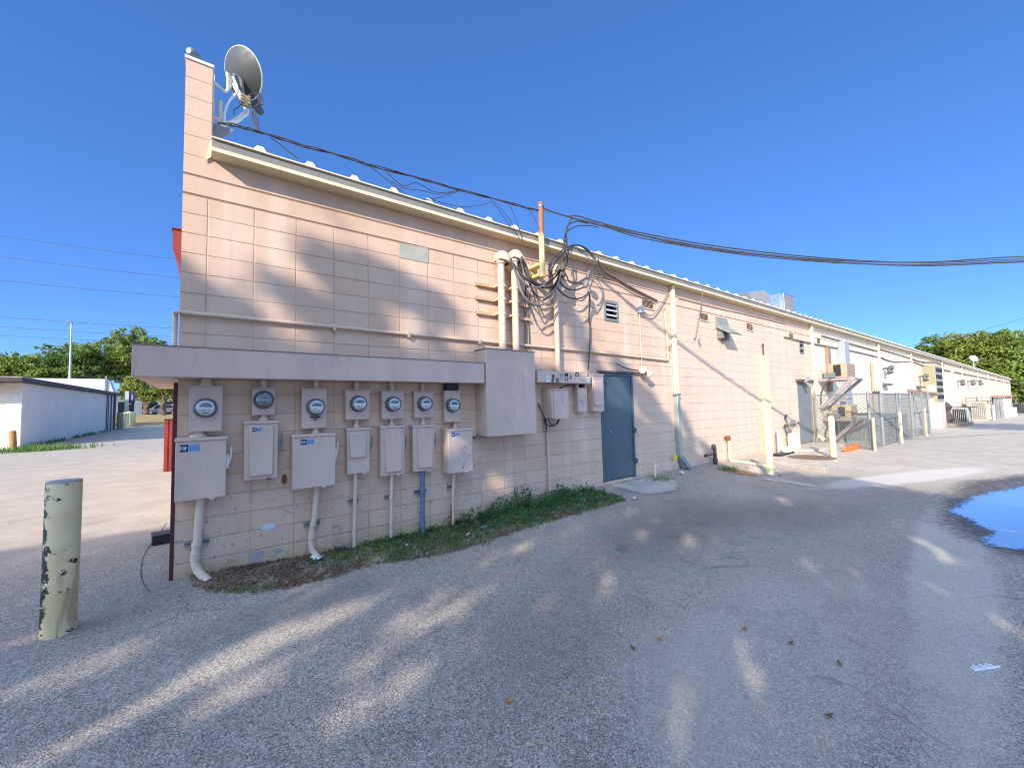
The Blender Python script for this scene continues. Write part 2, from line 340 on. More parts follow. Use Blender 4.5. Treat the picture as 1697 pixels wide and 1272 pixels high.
# ------------------------------------------------------------------ mesh building
class MB:
    def __init__(s): s.v = []; s.f = []
    def add(s, vs, fs):
        o = len(s.v); s.v += [Vector(v) for v in vs]; s.f += [[i + o for i in f] for f in fs]; return s
    def box(s, x0, x1, y0, y1, z0, z1, mat=None):
        vs = [Vector(p) for p in ((x0, y0, z0), (x1, y0, z0), (x1, y1, z0), (x0, y1, z0), (x0, y0, z1), (x1, y0, z1), (x1, y1, z1), (x0, y1, z1))]
        if mat: vs = [mat @ v for v in vs]
        return s.add(vs, [(0, 3, 2, 1), (4, 5, 6, 7), (0, 1, 5, 4), (1, 2, 6, 5), (2, 3, 7, 6), (3, 0, 4, 7)])
    def tube(s, pts, r, n=10, cap=True, closed=False):
        pts = [Vector(p) for p in pts]
        m = len(pts); rr = r if isinstance(r, (list, tuple)) else [r] * m
        rings = []; prev = None
        for i, p in enumerate(pts):
            a = pts[i - 1] if (i > 0 or closed) else p; c = pts[(i + 1) % m] if (i < m - 1 or closed) else p
            t = (c - a).normalized()
            if prev is None:
                up = Vector((0, 0, 1)) if abs(t.z) < .9 else Vector((0, 1, 0))
                nx = t.cross(up).normalized()
            else:
                nx = (prev - t * prev.dot(t)).normalized()
            prev = nx; ny = t.cross(nx)
            rings.append([p + (nx * math.cos(2 * PI * k / n) + ny * math.sin(2 * PI * k / n)) * rr[i] for k in range(n)])
        o = len(s.v)
        for rg in rings: s.v += rg
        for i in range(m - (0 if closed else 1)):
            j = (i + 1) % m
            for k in range(n):
                k2 = (k + 1) % n
                s.f.append([o + i * n + k, o + i * n + k2, o + j * n + k2, o + j * n + k])
        if cap and not closed:
            s.f.append([o + k for k in reversed(range(n))]); s.f.append([o + (m - 1) * n + k for k in range(n)])
        return s
    def lathe(s, prof, origin, axis=(0, 0, 1), n=20):
        """profile of (radius, height) turned round an axis"""
        ax = Vector(axis).normalized(); t = Vector((0, 0, 1)) if abs(ax.z) < .9 else Vector((1, 0, 0))
        nx = ax.cross(t).normalized(); ny = ax.cross(nx); O = Vector(origin); o = len(s.v)
        for (r, h) in prof:
            for k in range(n):
                a = 2 * PI * k / n; s.v.append(O + ax * h + (nx * math.cos(a) + ny * math.sin(a)) * r)
        for i in range(len(prof) - 1):
            for k in range(n):
                k2 = (k + 1) % n; s.f.append([o + i * n + k, o + i * n + k2, o + (i + 1) * n + k2, o + (i + 1) * n + k])
        s.f.append([o + k for k in reversed(range(n))]); s.f.append([o + (len(prof) - 1) * n + k for k in range(n)])
        return s
    def prism(s, poly, ext):
        """polygon (3-D points) pushed along ext"""
        e = Vector(ext); n = len(poly); a = [Vector(p) for p in poly]
        return s.add(a + [p + e for p in a], [list(range(n))[::-1], list(range(n, 2 * n))] + [[i, (i + 1) % n, (i + 1) % n + n, i + n] for i in range(n)])
    def poly(s, pts): return s.add(pts, [list(range(len(pts)))])
    def build(s, name, m, parent=None, loc=None, smooth=True, bevel=0., solid=True):
        root = Vector((0, 0, 0))
        if parent is not None:
            q = parent
            while q.parent is not None: q = q.parent
            root = q.location
        elif loc is not None: root = Vector(loc)
        me = bpy.data.meshes.new(name)
        me.from_pydata([tuple(v - root) for v in s.v], [], s.f)
        if solid:
            bm = bmesh.new(); bm.from_mesh(me); bmesh.ops.recalc_face_normals(bm, faces=bm.faces); bm.to_mesh(me); bm.free()
        me.materials.append(m)
        if smooth: me.shade_smooth(); me.set_sharp_from_angle(angle=math.radians(38))
        o = bpy.data.objects.new(name, me); COL.objects.link(o)
        if parent is not None: o.parent = parent
        elif loc is not None: o.location = root
        if bevel > 0:
            b = o.modifiers.new("edge", 'BEVEL'); b.width = bevel; b.segments = 2; b.limit_method = 'ANGLE'; b.harden_normals = False
        return o
def tag(o, label, cat, group=None):
    o['label'] = label; o['category'] = cat
    if group: o['group'] = group
    return o
def struct(o): o['kind'] = 'structure'; return o
def stuff(o): o['kind'] = 'stuff'; return o
def thing(name, label, cat, loc=(0, 0, 0), group=None):
    o = bpy.data.objects.new(name, None); COL.objects.link(o); o.location = loc; o.empty_display_size = .1
    return tag(o, label, cat, group)
def bez(pts, n=8):
    """smooth line through the points"""
    pts = [Vector(p) for p in pts]; out = []
    for i in range(len(pts) - 1):
        p0 = pts[max(0, i - 1)]; p1 = pts[i]; p2 = pts[i + 1]; p3 = pts[min(len(pts) - 1, i + 2)]
        for k in range(n):
            t = k / n
            out.append(.5 * ((2 * p1) + (p2 - p0) * t + (2 * p0 - 5 * p1 + 4 * p2 - p3) * t * t + (3 * p1 - p0 - 3 * p2 + p3) * t ** 3))
    out.append(pts[-1]); return out
def elbow(pts, r=.06, n=5):
    """polyline with rounded corners"""
    pts = [Vector(p) for p in pts]; out = [pts[0]]
    for a, b, c in zip(pts, pts[1:], pts[2:]):
        d1 = (a - b); d2 = (c - b); k = min(r, d1.length * .45, d2.length * .45)
        s_, e_ = b + d1.normalized() * k, b + d2.normalized() * k
        for i in range(n + 1):
            t = i / n; out.append(s_.lerp(b, t).lerp(b.lerp(e_, t), t))
    out.append(pts[-1]); return out
# ================================================================== SETTING: ground
def axis(lo, hi, marks):
    vals = set()
    for a, b, st in marks:
        k = a
        while k < b - 1e-6: vals.add(round(k, 3)); k += st
    vals.add(lo); vals.add(hi)
    return sorted(v for v in vals if lo <= v <= hi)
gx = axis(-400, 600, [(-400, -40, 40), (-40, -8, 4), (-8, 16, .25), (16, 60, 2), (60, 160, 10), (160, 600, 55)])
gy = axis(-300, 500, [(-300, -40, 40), (-40, -8, 4), (-8, 4, .25), (4, 60, 2), (60, 120, 10), (120, 500, 40)])
g = MB(); nx = len(gx)
for y in gy:
    for x in gx:
        b = 0.012 * noise.noise(Vector((x * .9, y * .9, 0))) if (-8 < x < 16 and -9 < y < 4) else 0
        if x > 8 and y < -3: b *= .2
        g.v.append(Vector((x, y, zg(x, y) + b)))
for j in range(len(gy) - 1):
    for i in range(nx - 1):
        g.f.append([j * nx + i, j * nx + i + 1, (j + 1) * nx + i + 1, (j + 1) * nx + i])
struct(g.build("ground", groundm, solid=False))

def zgb(x, y):
    b = 0.012 * noise.noise(Vector((x * .9, y * .9, 0))) if (-8 < x < 16 and -9 < y < 4) else 0
    if x > 8 and y < -3: b *= .2
    return zg(x, y) + b
def soft(m, lo=.25, hi=.75, scale=9., amt=.7):
    """let a thin layer thin out towards its ragged rim"""
    nt = m.node_tree; n = N(nt); out = nt.nodes['Material Output']; sh = out.inputs[0].links[0].from_socket
    at = n('ShaderNodeAttribute', attribute_name='rim').outputs['Fac']; co = n.coords()
    f = n.math('ADD', at, n.math('MULTIPLY', n.math('SUBTRACT', n.noise(co, scale, 7, .7), .5), amt * 2))
    t = n('ShaderNodeBsdfTransparent'); mx = n('ShaderNodeMixShader', {0: n.ramp(f, lo, hi), 1: t.outputs[0], 2: sh}); nt.links.new(mx.outputs[0], out.inputs[0]); return m
def sheet(name, pts, m, lift=.004, jit=.05, step=.12, kind='structure', rim=.3, fine=.22):
    """a thin layer lying on the ground inside a ragged outline"""
    pts = [Vector((p[0], p[1], 0)) for p in pts]
    out = []
    for a, b in zip(pts, pts[1:] + pts[:1]):
        k = max(1, int((b - a).length / step))
        for i in range(k):
            q = a.lerp(b, i / k); w = noise.noise(Vector((q.x * 3.1, q.y * 3.1, 4))) + .6 * noise.noise(Vector((q.x * 9, q.y * 9, 8)))
            out.append(q + Vector((noise.noise(Vector((q.x * 5, q.y * 5, 1))) + w * .5, w, 0)) * jit)
    bm = bmesh.new(); vs = [bm.verts.new(p) for p in out]; f = bm.faces.new(vs)
    bmesh.ops.triangulate(bm, faces=[f])
    for _ in range(6):
        es = [e for e in bm.edges if e.calc_length() > fine]
        if not es: break
        bmesh.ops.subdivide_edges(bm, edges=es, cuts=1); bmesh.ops.triangulate(bm, faces=bm.faces)
    bmesh.ops.recalc_face_normals(bm, faces=bm.faces)
    if sum(f.normal.z for f in bm.faces) < 0: bmesh.ops.reverse_faces(bm, faces=bm.faces)
    segs = list(zip(out, out[1:] + out[:1])); fade = []
    for v in bm.verts:
        p = v.co; d = 1e9
        for a, b in segs:
            ab = b - a; t = max(0, min(1, (p - a).dot(ab) / max(1e-9, ab.dot(ab)))); d = min(d, (p - a - ab * t).length)
        fade.append(min(1, d / rim))
    for v in bm.verts: v.co.z = zgb(v.co.x, v.co.y) + lift
    me = bpy.data.meshes.new(name); bm.to_mesh(me); bm.free(); me.materials.append(m)
    at = me.attributes.new('rim', 'FLOAT', 'POINT'); at.data.foreach_set('value', fade)
    o = bpy.data.objects.new(name, me); COL.objects.link(o); o['kind'] = kind; return o
def wet_material():
    m, nt, b = newmat("wet_asphalt"); n = N(nt); co = n.coords()
    vo = n('ShaderNodeTexVoronoi', {'Vector': co, 'Scale': 60.0}); r = n('ShaderNodeSeparateColor', {0: vo.outputs['Color']}).outputs[0]
    c = n.mix(n.ramp(n.noise(co, 3, 6, .7), .3, .7), lin(66, 60, 57), lin(96, 88, 82)); c = n.mix(n.math('MULTIPLY', n.ramp(r, .7, .95), .5), c, lin(150, 144, 136))
    nt.links.new(c, b.inputs['Base Color']); nt.links.new(n.ramp(n.noise(co, 5, 5), .35, .65, .4, .75), b.inputs['Roughness'])
    bp = n('ShaderNodeBump', {'Height': n.math('MULTIPLY', vo.outputs['Distance'], -1), 'Strength': .5, 'Distance': .008}); nt.links.new(bp.outputs[0], b.inputs['Normal'])
    return m
wet = [G(*p) for p in ((1508, 846), (1512, 832), (1540, 806), (1558, 795), (1600, 790), (1697, 778), (1790, 772), (1860, 800), (1860, 935), (1760, 946), (1697, 940), (1640, 926), (1580, 902), (1535, 884), (1518, 868))]
sheet("wet_asphalt", wet, soft(wet_material(), .15, .9, 14, .6), .006, .05, rim=.75)
water = [G(*p) for p in ((1556, 847), (1580, 833), (1600, 822), (1640, 812), (1697, 803), (1790, 800), (1840, 812), (1840, 910), (1760, 922), (1697, 917), (1650, 912), (1622, 906), (1612, 893), (1618, 878), (1604, 868), (1588, 858))]
sheet("puddle", water, soft(water_material(), .12, .3, 22, .55), .011, .05, .08, rim=.45)
soil = [G(*p) for p in ((318, 958), (325, 975), (370, 984), (420, 983), (480, 973), (545, 958), (620, 935), (700, 926), (745, 918), (800, 903), (850, 884), (905, 868), (960, 850), (1010, 838), (1036, 830), (1028, 822))]
soil = soil + [Vector((5.9, .02, 0)), Vector((3, .02, 0)), Vector((.35, .02, 0))]
sheet("soil_strip", soil, soft(soilm, .1, .5, 16, .6), .008, .04, rim=.25)
sheet("concrete_apron", [G(*p) for p in ((1000, 805), (1030, 812), (1062, 820), (1096, 821), (1128, 812), (1140, 802), (1120, 794), (1090, 790))] + [Vector((8.2, .02, 0)), Vector((6.2, .02, 0))], soft(simple("apron_concrete", lin(178, 170, 158), .85, var=.14, scale=5, dirt=.3, dirtcol=lin(112, 106, 100), bump=.35, bscale=60), .1, .5, 8, .5), .008, .06)
sheet("concrete_strip", [G(*p) for p in ((1262, 795), (1286, 791), (1359, 805), (1352, 808), (1300, 800))], concrete, .006, .015)
sheet("concrete_pad", [G(*p) for p in ((1225, 782), (1232, 770), (1262, 769), (1276, 786), (1262, 791), (1240, 789))], soft(simple("pad_concrete", lin(184, 172, 154), .85, var=.16, scale=3.5, dirt=.3, dirtcol=lin(128, 114, 98), bump=.3, bscale=60), .1, .6, 8, .6), .007, .03)
sheet("leaf_litter", [G(*p) for p in ((1190, 777), (1230, 778), (1268, 785), (1262, 792), (1225, 789), (1200, 783))], soft(simple("orange_litter", lin(176, 128, 88), .95, var=.4, scale=20, dirt=.4, dirtcol=lin(110, 80, 56), bump=.6), .2, .8, 20, .8), .012, .04)
sheet("grass_verge", [(-40, 44), (-2, 40.5), (6, 41), (30, 46), (30, 70), (-40, 70)], simple("dry_verge", lin(150, 128, 84), .95, var=.3, scale=.8, dirt=.35, dirtcol=lin(96, 92, 52), bump=.4), .03, .3, 1.0, fine=3.)
# door slabs
def slab(name, pts, z0, z1, label):
    m = MB(); m.prism([Vector((p[0], p[1], z0)) for p in pts], (0, 0, z1 - z0))
    return struct(m.build(name, concrete, bevel=.012))
slab("concrete_slab", [(11.9, .0), (11.25, -1.92), (12.1, -1.95), (14.9, -.95), (17.6, -.9), (17.6, 0)], -.1, .105, '')
slab("door_landing", [(14.0, 0), (14.05, -.42), (14.75, -.88), (17.4, -.84), (17.4, 0)], .06, .165, '')

# ================================================================== THE BLOCK BUILDING
bld = thing("strip_mall_building", "long pink and cream painted block building with grey eave gutter and flat back wall", "building")
XE = 108.0; ZT = 4.235
def rect(xl, yt, xr, yb, Y=0):
    a = P(xl, yt, Y); b = P(xr, yb, Y); return [a.x, b.x, b.z, a.z]
d1 = [6.28, 7.25, .165, 2.205]; d2 = [15.75, 16.95, .165, 2.2]
w1 = rect(1001, 498, 1024, 533); w2 = rect(1324, 563.5, 1332, 586)
vents = [rect(1064, 496, 1083, 512), rect(1160.5, 518, 1174, 532), rect(1237, 535, 1248, 548), rect(1307, 551, 1315, 563), rect(1353.5, 560, 1360, 570)]
def holed(mb, x0, x1, z0, z1, holes, dep):
    xs = sorted({x0, x1, *[h[0] for h in holes], *[h[1] for h in holes]}); zs = sorted({z0, z1, *[h[2] for h in holes], *[h[3] for h in holes]})
    for xa, xb in zip(xs, xs[1:]):
        for za, zb in zip(zs, zs[1:]):
            cx, cz = (xa + xb) / 2, (za + zb) / 2
            if any(h[0] < cx < h[1] and h[2] < cz < h[3] for h in holes): continue
            mb.add([(xa, 0, za), (xb, 0, za), (xb, 0, zb), (xa, 0, zb)], [(0, 1, 2, 3)])
    for a, b, c, d in holes:
        mb.add([(a, 0, c), (b, 0, c), (b, 0, d), (a, 0, d), (a, dep, c), (b, dep, c), (b, dep, d), (a, dep, d)], [(0, 1, 5, 4), (3, 7, 6, 2), (0, 4, 7, 3), (1, 2, 6, 5), (4, 5, 6, 7)])
w = MB(); holed(w, .4204, XE, -1.6, ZT + .12, [d1, d2, w1, w2] + vents, .14)
w.add([(XE, 0, -1.6), (XE, 14, -1.6), (XE, 14, ZT + .12), (XE, 0, ZT + .12)], [(0, 1, 2, 3)])
w.build("wall", wallm, bld, smooth=False, solid=False)
p = MB(); p.box(.2, .4204, 0, 14, -.4, 5.225); p.build("parapet_wall", wallm, bld, smooth=False)
p = MB(); p.box(.19, .432, -.012, 14, 5.225, 5.255); p.build("coping", whiteroof, bld)
r = MB(); r.prism([(.425, -.19, ZT + .142), (.425, 14, ZT + .7), (.425, 14, ZT + .66), (.425, -.19, ZT + .127)], (XE - .4, 0, 0))
k = 0.84
while k < XE:
    for (ya, yb) in ((-.19, 3.0),):
        h = ZT + .142 + .04 * (ya + .19)
        hb = ZT + .142 + .04 * (yb + .19)
        a = [(k - .062, ya, h), (k + .062, ya, h), (k + .03, ya + .02, h + .06), (k - .025, ya + .02, h + .06)]
        b_ = [(k - .062, yb, hb), (k + .062, yb, hb), (k + .03, yb, hb + .06), (k - .025, yb, hb + .06)]
        r.add(a + b_, [(0, 1, 2, 3), (7, 6, 5, 4), (1, 5, 6, 2), (2, 6, 7, 3), (3, 7, 4, 0)])
    k += .4875
r.build("roof", whiteroof, bld, smooth=False)
f = MB(); f.box(.43, XE, -.176, -.15, ZT + .034, ZT + .124)
k = 3.55
while k < 60: f.box(k, k + .012, -.179, -.15, ZT + .034, ZT + .124); k += 3.05
f.build("fascia", greygut, bld, smooth=False)
gt = MB(); gt.box(.43, XE, -.192, -.17, ZT - .008, ZT + .033); gt.box(.43, XE, -.17, -.001, ZT - .004, ZT + .01); gt.box(.43, XE, -.198, -.17, ZT + .125, ZT + .1405)
gt.build("gutter", creamgut, bld, smooth=False)

def downspout(x, zb, wd=.1, kick=True, upper=creamgut):
    t = MB(); t.box(x - wd / 2, x + wd / 2, -.092, -.006, zb + .28, ZT - .012)
    ds = t.build("downspout", upper, bld, bevel=.012)
    s = MB()
    for z in (ZT - 1.9, zb + 1.3): s.box(x - wd / 2 - .02, x + wd / 2 + .02, -.097, -.002, z, z + .035)
    s.build("strap", galvpaint if upper is not creamgut else upper, ds)
    if kick:
        q = MB(); q.prism([(x - wd / 2 - .003, -.095, zb + .3), (x - wd / 2 - .003, -.003, zb + .3), (x - wd / 2 - .003, -.05, zb + .16), (x - wd / 2 - .003, -.22, zb + .04), (x - wd / 2 - .003, -.26, zb + .1)], (wd + .006, 0, 0))
        q.build("spout_elbow", upper, ds, bevel=.006)
    return ds
# near one: cream above, bare metal below
x1 = P(1121, 640, -.05).x
t = MB(); t.box(x1 - .05, x1 + .05, -.092, -.006, 1.78, ZT - .012); ds = t.build("downspout", creamgut, bld, bevel=.012)
t = MB(); t.box(x1 - .055, x1 + .055, -.097, -.004, .42, 1.8); t.build("lower_pipe", simple("bare_downspout_metal", lin(168, 174, 160), .45, .35, var=.1, scale=5, streak=True), ds, bevel=.012)
s = MB(); s.box(x1 - .085, x1 + .085, -.1, -.002, 1.76, 1.8); s.build("strap", galv, ds)
q = MB()
for i in range(5):
    a = i / 5; b_ = (i + 1) / 5
    q.prism([(x1 - .057 + a * .12, -.1 - a * .10, .43 - a * .24), (x1 - .057 + a * .12, -.002 - a * .08, .43 - a * .30), (x1 - .057 + b_ * .12, -.002 - b_ * .08, .43 - b_ * .30), (x1 - .057 + b_ * .12, -.1 - b_ * .10, .43 - b_ * .24)], (.114, -.02, 0))
q.build("spout_elbow", galv, ds)
for px, Y in ((1348, 600), (1457, 600), (1510.5, 605), (1564, 640), (1596, 640), (1622, 645), (1639.5, 650), (1652.5, 655), (1665, 655)):
    x = P(px, Y, -.05).x; downspout(x, zw(x) if x > 20 else .17, .13 if x < 20 else .16)

# doors
def door(d, m, fm, rec):
    x0, x1_, z0, z1 = d
    fr = MB(); fr.box(x0 + .001, x0 + .05, -.012, .1, z0, z1 - .001); fr.box(x1_ - .05, x1_ - .001, -.012, .1, z0, z1 - .001); fr.box(x0 + .05, x1_ - .05, -.012, .1, z1 - .06, z1 - .001)
    dr = MB(); dr.box(x0 + .053, x1_ - .053, rec, .1, z0 + .015, z1 - .063)
    D = dr.build("door", m, bld, bevel=.004); fr.build("door_frame", fm, D, bevel=.004); return D
D1 = door(d1, doorblue, doorblue, .012)
h = MB(); h.box(6.2, 7.42, -.06, -.002, 2.205, 2.235); h.build("drip_cap", simple("brown_stained_drip_cap", lin(120, 104, 96), .7, scale=5, dirt=.3), D1)
h = MB()
for z in (.42, 1.02): h.box(7.2, 7.27, -.045, -.014, z, z + .1)
h.build("hinge", doorblue, D1)
h = MB(); h.lathe([(.02, 0), (.02, .03), (.012, .034)], P(1010, 716, .01), (0, -1, 0), 12); h.lathe([(.016, 0), (.016, .03)], P(1004.5, 632.5, .01), (0, -1, 0), 10); h.build("door_lock", galv, D1)
h = MB(); h.box(6.36, 6.375, .0, .013, .35, .56); h.box(6.36, 6.375, .0, .013, 1.3, 1.55); h.build("edge_plate", stickgrey, D1)
D2 = door(d2, doorgrey, doorgrey, .02)
h = MB(); h.box(15.66, 17.05, -.09, -.002, 2.2, 2.28); h.build("drip_cap", simple("brown_lintel", lin(96, 82, 76), .7, scale=5), D2)
# jalousie windows
def louvre(wr, n, m):
    x0, x1_, z0, z1 = wr
    fr = MB(); e = .035
    fr.box(x0 - .015, x0 + e, -.015, .06, z0 - .015, z1 + .015); fr.box(x1_ - e, x1_ + .015, -.015, .06, z0 - .015, z1 + .015)
    fr.box(x0 + e, x1_ - e, -.015, .06, z0 - .015, z0 + e); fr.box(x0 + e, x1_ - e, -.015, .06, z1 - e, z1 + .015)
    F = fr.build("window", galvpaint, bld, bevel=.003)
    s = MB(); hh = (z1 - z0 - 2 * e) / n
    for i in range(n):
        zt = z1 - e - i * hh
        s.add([(x0 + e, -.03, zt - hh * .55), (x1_ - e, -.03, zt - hh * .55), (x1_ - e, .03, zt), (x0 + e, .03, zt), (x0 + e, -.024, zt - hh * .55), (x1_ - e, -.024, zt - hh * .55), (x1_ - e, .036, zt), (x0 + e, .036, zt)], [(0, 1, 2, 3), (7, 6, 5, 4), (0, 4, 5, 1), (2, 6, 7, 3)])
    s.build("louvre", m, F, smooth=False)
    b_ = MB(); b_.box(x0 + e, x1_ - e, .1, .12, z0 + e, z1 - e); b_.build("dark_interior", black, F)
louvre(w1, 3, simple("milky_louvre_glass", lin(196, 204, 208), .25, var=.06)); louvre(w2, 2, galvpaint)
for v in vents:
    x0, x1_, z0, z1 = v; s = MB(); n_ = 6; hh = (z1 - z0) / n_
    for i in range(n_):
        zb = z0 + i * hh; s.prism([(x0, -.006, zb), (x0, .04, zb + hh * .8), (x0, .05, zb + hh * .8), (x0, .004, zb - .006)], (x1_ - x0, 0, 0))
    V_ = s.build("wall_vent", simple("vent_slats", lin(216, 192, 172), .6, scale=8), bld, smooth=False)
    s = MB(); s.box(x0 - .02, x1_ + .03, -.02, -.001, z0 - .03, z0 - .005); s.build("sill", pipebeige, V_)
# patched spots and old paint
a = rect(662.5, 402, 710, 437); s = MB(); s.box(a[0], a[1], -.006, .01, a[2] + .028, a[3] - .03)
s2 = MB(); c = [P(662.5, 402.5), P(709.5, 411.5), P(709.5, 436), P(662.5, 427)]
s2.prism([q + Vector((0, -.006, 0)) for q in c], (0, .016, 0)); s2.build("patched_block", paleplate, bld)
def patch(pts, m, nm="paint_patch", t=.003):
    s = MB(); out = []
    pts = [P(*q) for q in pts]
    for a, b_ in zip(pts, pts[1:] + pts[:1]):
        for i in range(6):
            q = a.lerp(b_, i / 6); out.append(q + Vector((noise.noise(q * 23) * .018, -t, noise.noise(q * 23 + Vector((9, 0, 0))) * .014)))
    s.prism(out, (0, t + .002, 0)); return s.build(nm, m, bld, smooth=False)
patch([(432, 871), (440, 869), (456, 867), (457, 874), (445, 877), (433, 878)], bluepatch)
patch([(415, 915), (425, 912), (438, 912), (437, 922), (428, 928), (414, 933)], greypatch)
patch([(453, 911), (470, 908), (468, 915), (452, 920)], greypatch)
# rain cap of the eave end at the parapet
s = MB(); c = [P(349, 232), P(352, 238), P(350, 262), P(340, 267)]; s.prism([q + Vector((0, -.01, 0)) for q in c], (0, -.012, 0)); s.build("flashing", creamgut, bld)
# maroon strip on the corner
s = MB(); s.box(.168, .1985, -.004, .05, .02, 1.9); s.build("corner_trim", maroon, bld, bevel=.004)
# front awning seen past the corner and the ribbed red panel below it
aw = thing("red_awning", "red metal awning sticking out past the parapet wall high on the corner", "awning", (.05, 3.2, 4))
s = MB(); s.prism([(.2, 2.4, 4.28), (-.04, 2.4, 4.28), (-.04, 2.4, 4.0), (.2, 2.4, 3.35)], (0, 8, 0)); s.build("awning_panel", redm, aw, smooth=False)
s = MB(); s.box(-.055, .2, 2.38, 10.4, 4.281, 4.30); s.build("awning_edge", simple("dark_red_edge", lin(120, 40, 34), .5), aw)
rp = thing("red_panel_wall", "red ribbed metal panel enclosure standing low beside the alley at the corner", "panel", (-.2, 8.8, zg(-.2, 8.8)))
s = MB(); zz = zg(-.2, 8.8)
for i in range(9): s.box(-.54 + i * .085, -.54 + i * .085 + .05, 8.68, 8.7, zz, zz + 1.33)
s.box(-.56, .19, 8.7, 8.78, zz - .05, zz + 1.33); s.build("ribbed_panel", redm, rp, smooth=False)
s = MB(); s.box(-.575, .19, 8.665, 8.8, zz + 1.33, zz + 1.36); s.build("top_rail", maroon, rp)
# ================================================================== THINGS ON THE WALL
def frect(a, d):                                   # photo rectangle of a box front standing d off the wall -> x0,x1,z0,z1
    p = P(a[0], a[1], -d); q = P(a[2], a[3], -d); return p.x, q.x, q.z, p.z
# long sheet-metal trough over the meters, wrapping the corner
tr = thing("wiring_trough", "long beige sheet metal trough running above the seven meters and wrapping the corner", "trough", (1.7, -.15, 1.93))
s = MB(); s.prism([(-.1, -.3, 1.93), (3.55, -.3, 1.93), (3.55, -.0025, 1.93), (.197, -.0025, 1.93), (.197, 1.9, 1.93), (-.1, 1.9, 1.93)], (0, 0, .283))
s.build("trough_body", pinkpaint, tr, bevel=.006)
s = MB(); s.prism([(-.106, -.306, 2.2135), (3.554, -.306, 2.2135), (3.554, -.003, 2.2135), (.196, -.003, 2.2135), (.196, 1.9, 2.2135), (-.106, 1.9, 2.2135)], (0, 0, .008)); s.build("trough_lid", simple("dusty_lid", lin(150, 132, 122), .6, dirt=.3), tr)
s = MB(); s.box(3.5505, 3.575, -.2, -.04, 2.0, 2.05); s.lathe([(.012, 0), (.012, .01)], (3.5505, -.16, 2.09), (1, 0, 0), 8); s.build("end_coupling", rustm, tr)

def glyphs(mb, x0, x1, z, h, y, n):
    """a short row of worn printed characters"""
    w = (x1 - x0) / n
    for i in range(n):
        a = x0 + i * w
        mb.box(a, a + w * .22, y - .0008, y, z, z + h)
        if i % 3 != 1: mb.box(a + w * .22, a + w * .7, y - .0008, y, z + h * (.8 if i % 2 else .4), z + h * (1 if i % 2 else .6))
        if i % 2: mb.box(a + w * .5, a + w * .7, y - .0008, y, z, z + h * .8)
def meter(rc, d, gc, label, riser, nip_to, glass=.088, prot=.085, tint=None, seal=False, group="electric meters under the trough"):
    x0, x1_, z0, z1 = frect(rc, d)
    t = thing("electric_meter", label, "meter", ((x0 + x1_) / 2, -d / 2, z0), group)
    s = MB(); s.box(x0, x1_, -d, -.001, z0, z1); B = s.build("socket_box", pinkpaint, t, bevel=.006)
    s = MB(); s.box(x0 - .006, x1_ + .006, -d - .006, -.002, z1 + .0005, z1 + .012); s.box(x0 + .02, x1_ - .02, -d - .004, -d - .0005, z0 + .012, z0 + .02); s.build("box_lid_edge", pinkpaint2, B)
    c = P(gc[0], gc[1], -d - prot * .8); c = Vector((c.x, -d, c.z))
    s = MB(); s.lathe([(glass + .008, 0), (glass + .009, .012), (glass + .003, .02), (glass - .004, .02)], c, (0, -1, 0), 32); R_ = s.build("retaining_ring", ringm, t)
    s = MB(); s.lathe([(glass - .012, .0), (glass - .012, prot * .62), (glass - .02, prot * .66)], c, (0, -1, 0), 32); s.build("meter_body", tint or simple("meter_body_grey", lin(198, 206, 206), .5), t)
    f = MB(); y = -d - prot * .66 - .0015
    f.lathe([(glass - .016, 0), (glass - .016, .0012)], (c.x, y + .0012, c.z), (0, -1, 0), 32); F = f.build("dial_plate", tint or dialface, t)
    q = MB(); pts = [(c.x + math.cos(a) * (glass * .62), y - .0008, c.z + glass * .08 + math.sin(a) * (glass * .5)) for a in [i * PI / 12 for i in range(13)]]
    q.prism(pts, (0, -.0012, 0)); q.build("register_window", dialgrey, F, smooth=False)
    q = MB(); q.box(c.x - glass * .5, c.x + glass * .5, y - .0028, y - .002, c.z + glass * .1, c.z + glass * .26)
    glyphs(q, c.x - glass * .42, c.x + glass * .1, c.z - glass * .38, glass * .16, y - .0008, 5); glyphs(q, c.x + glass * .2, c.x + glass * .42, c.z - glass * .42, glass * .14, y - .0008, 2)
    q.box(c.x - glass * .3, c.x + glass * .3, y - .0018, y - .001, c.z - glass * .62, c.z - glass * .54); q.build("dial_print", stickblack, F, smooth=False)
    g_ = MB(); g_.lathe([(glass - .002, .012), (glass - .003, prot * .8), (glass - .014, prot * .97), (glass - .04, prot * 1.02)], c, (0, -1, 0), 32); g_.build("glass_cover", clear, t)
    if seal:
        q = MB(); q.box(c.x - .05, c.x + .05, -d - .03, -d - .001, c.z - glass - .03, c.z - glass - .016); q.tube(bez([(c.x - .02, -d - .03, c.z - glass - .02), (c.x - .01, -d - .04, c.z - glass - .06), (c.x + .02, -d - .035, c.z - glass - .03)]), .004, 6); q.build("seal_clip", black, t)
    if riser is not None:
        rx = P(riser[0], z1 and riser[1], -d / 2).x
        s = MB(); s.tube([(rx, -d / 2, z1 + .011), (rx, -d / 2, 1.9295)], riser[2], 14); s.tube([(rx, -d / 2, z1 + .011), (rx, -d / 2, z1 + .04)], riser[2] * 1.2, 14); s.build("riser_pipe", pipebeige, t)
    if nip_to is not None:
        nx_ = P(nip_to[0], nip_to[1], -d / 2).x; zb = nip_to[2]
        s = MB(); s.tube([(nx_, -d * .5, z0 - .001), (nx_, -d * .5, zb)], nip_to[3], 14); s.lathe([(nip_to[3] * 1.7, 0), (nip_to[3] * 1.6, .018), (nip_to[3] * 1.1, .03)], (nx_, -d * .5, zb), (0, 0, 1), 16); s.build("nipple", pipebeige, t)
    return t
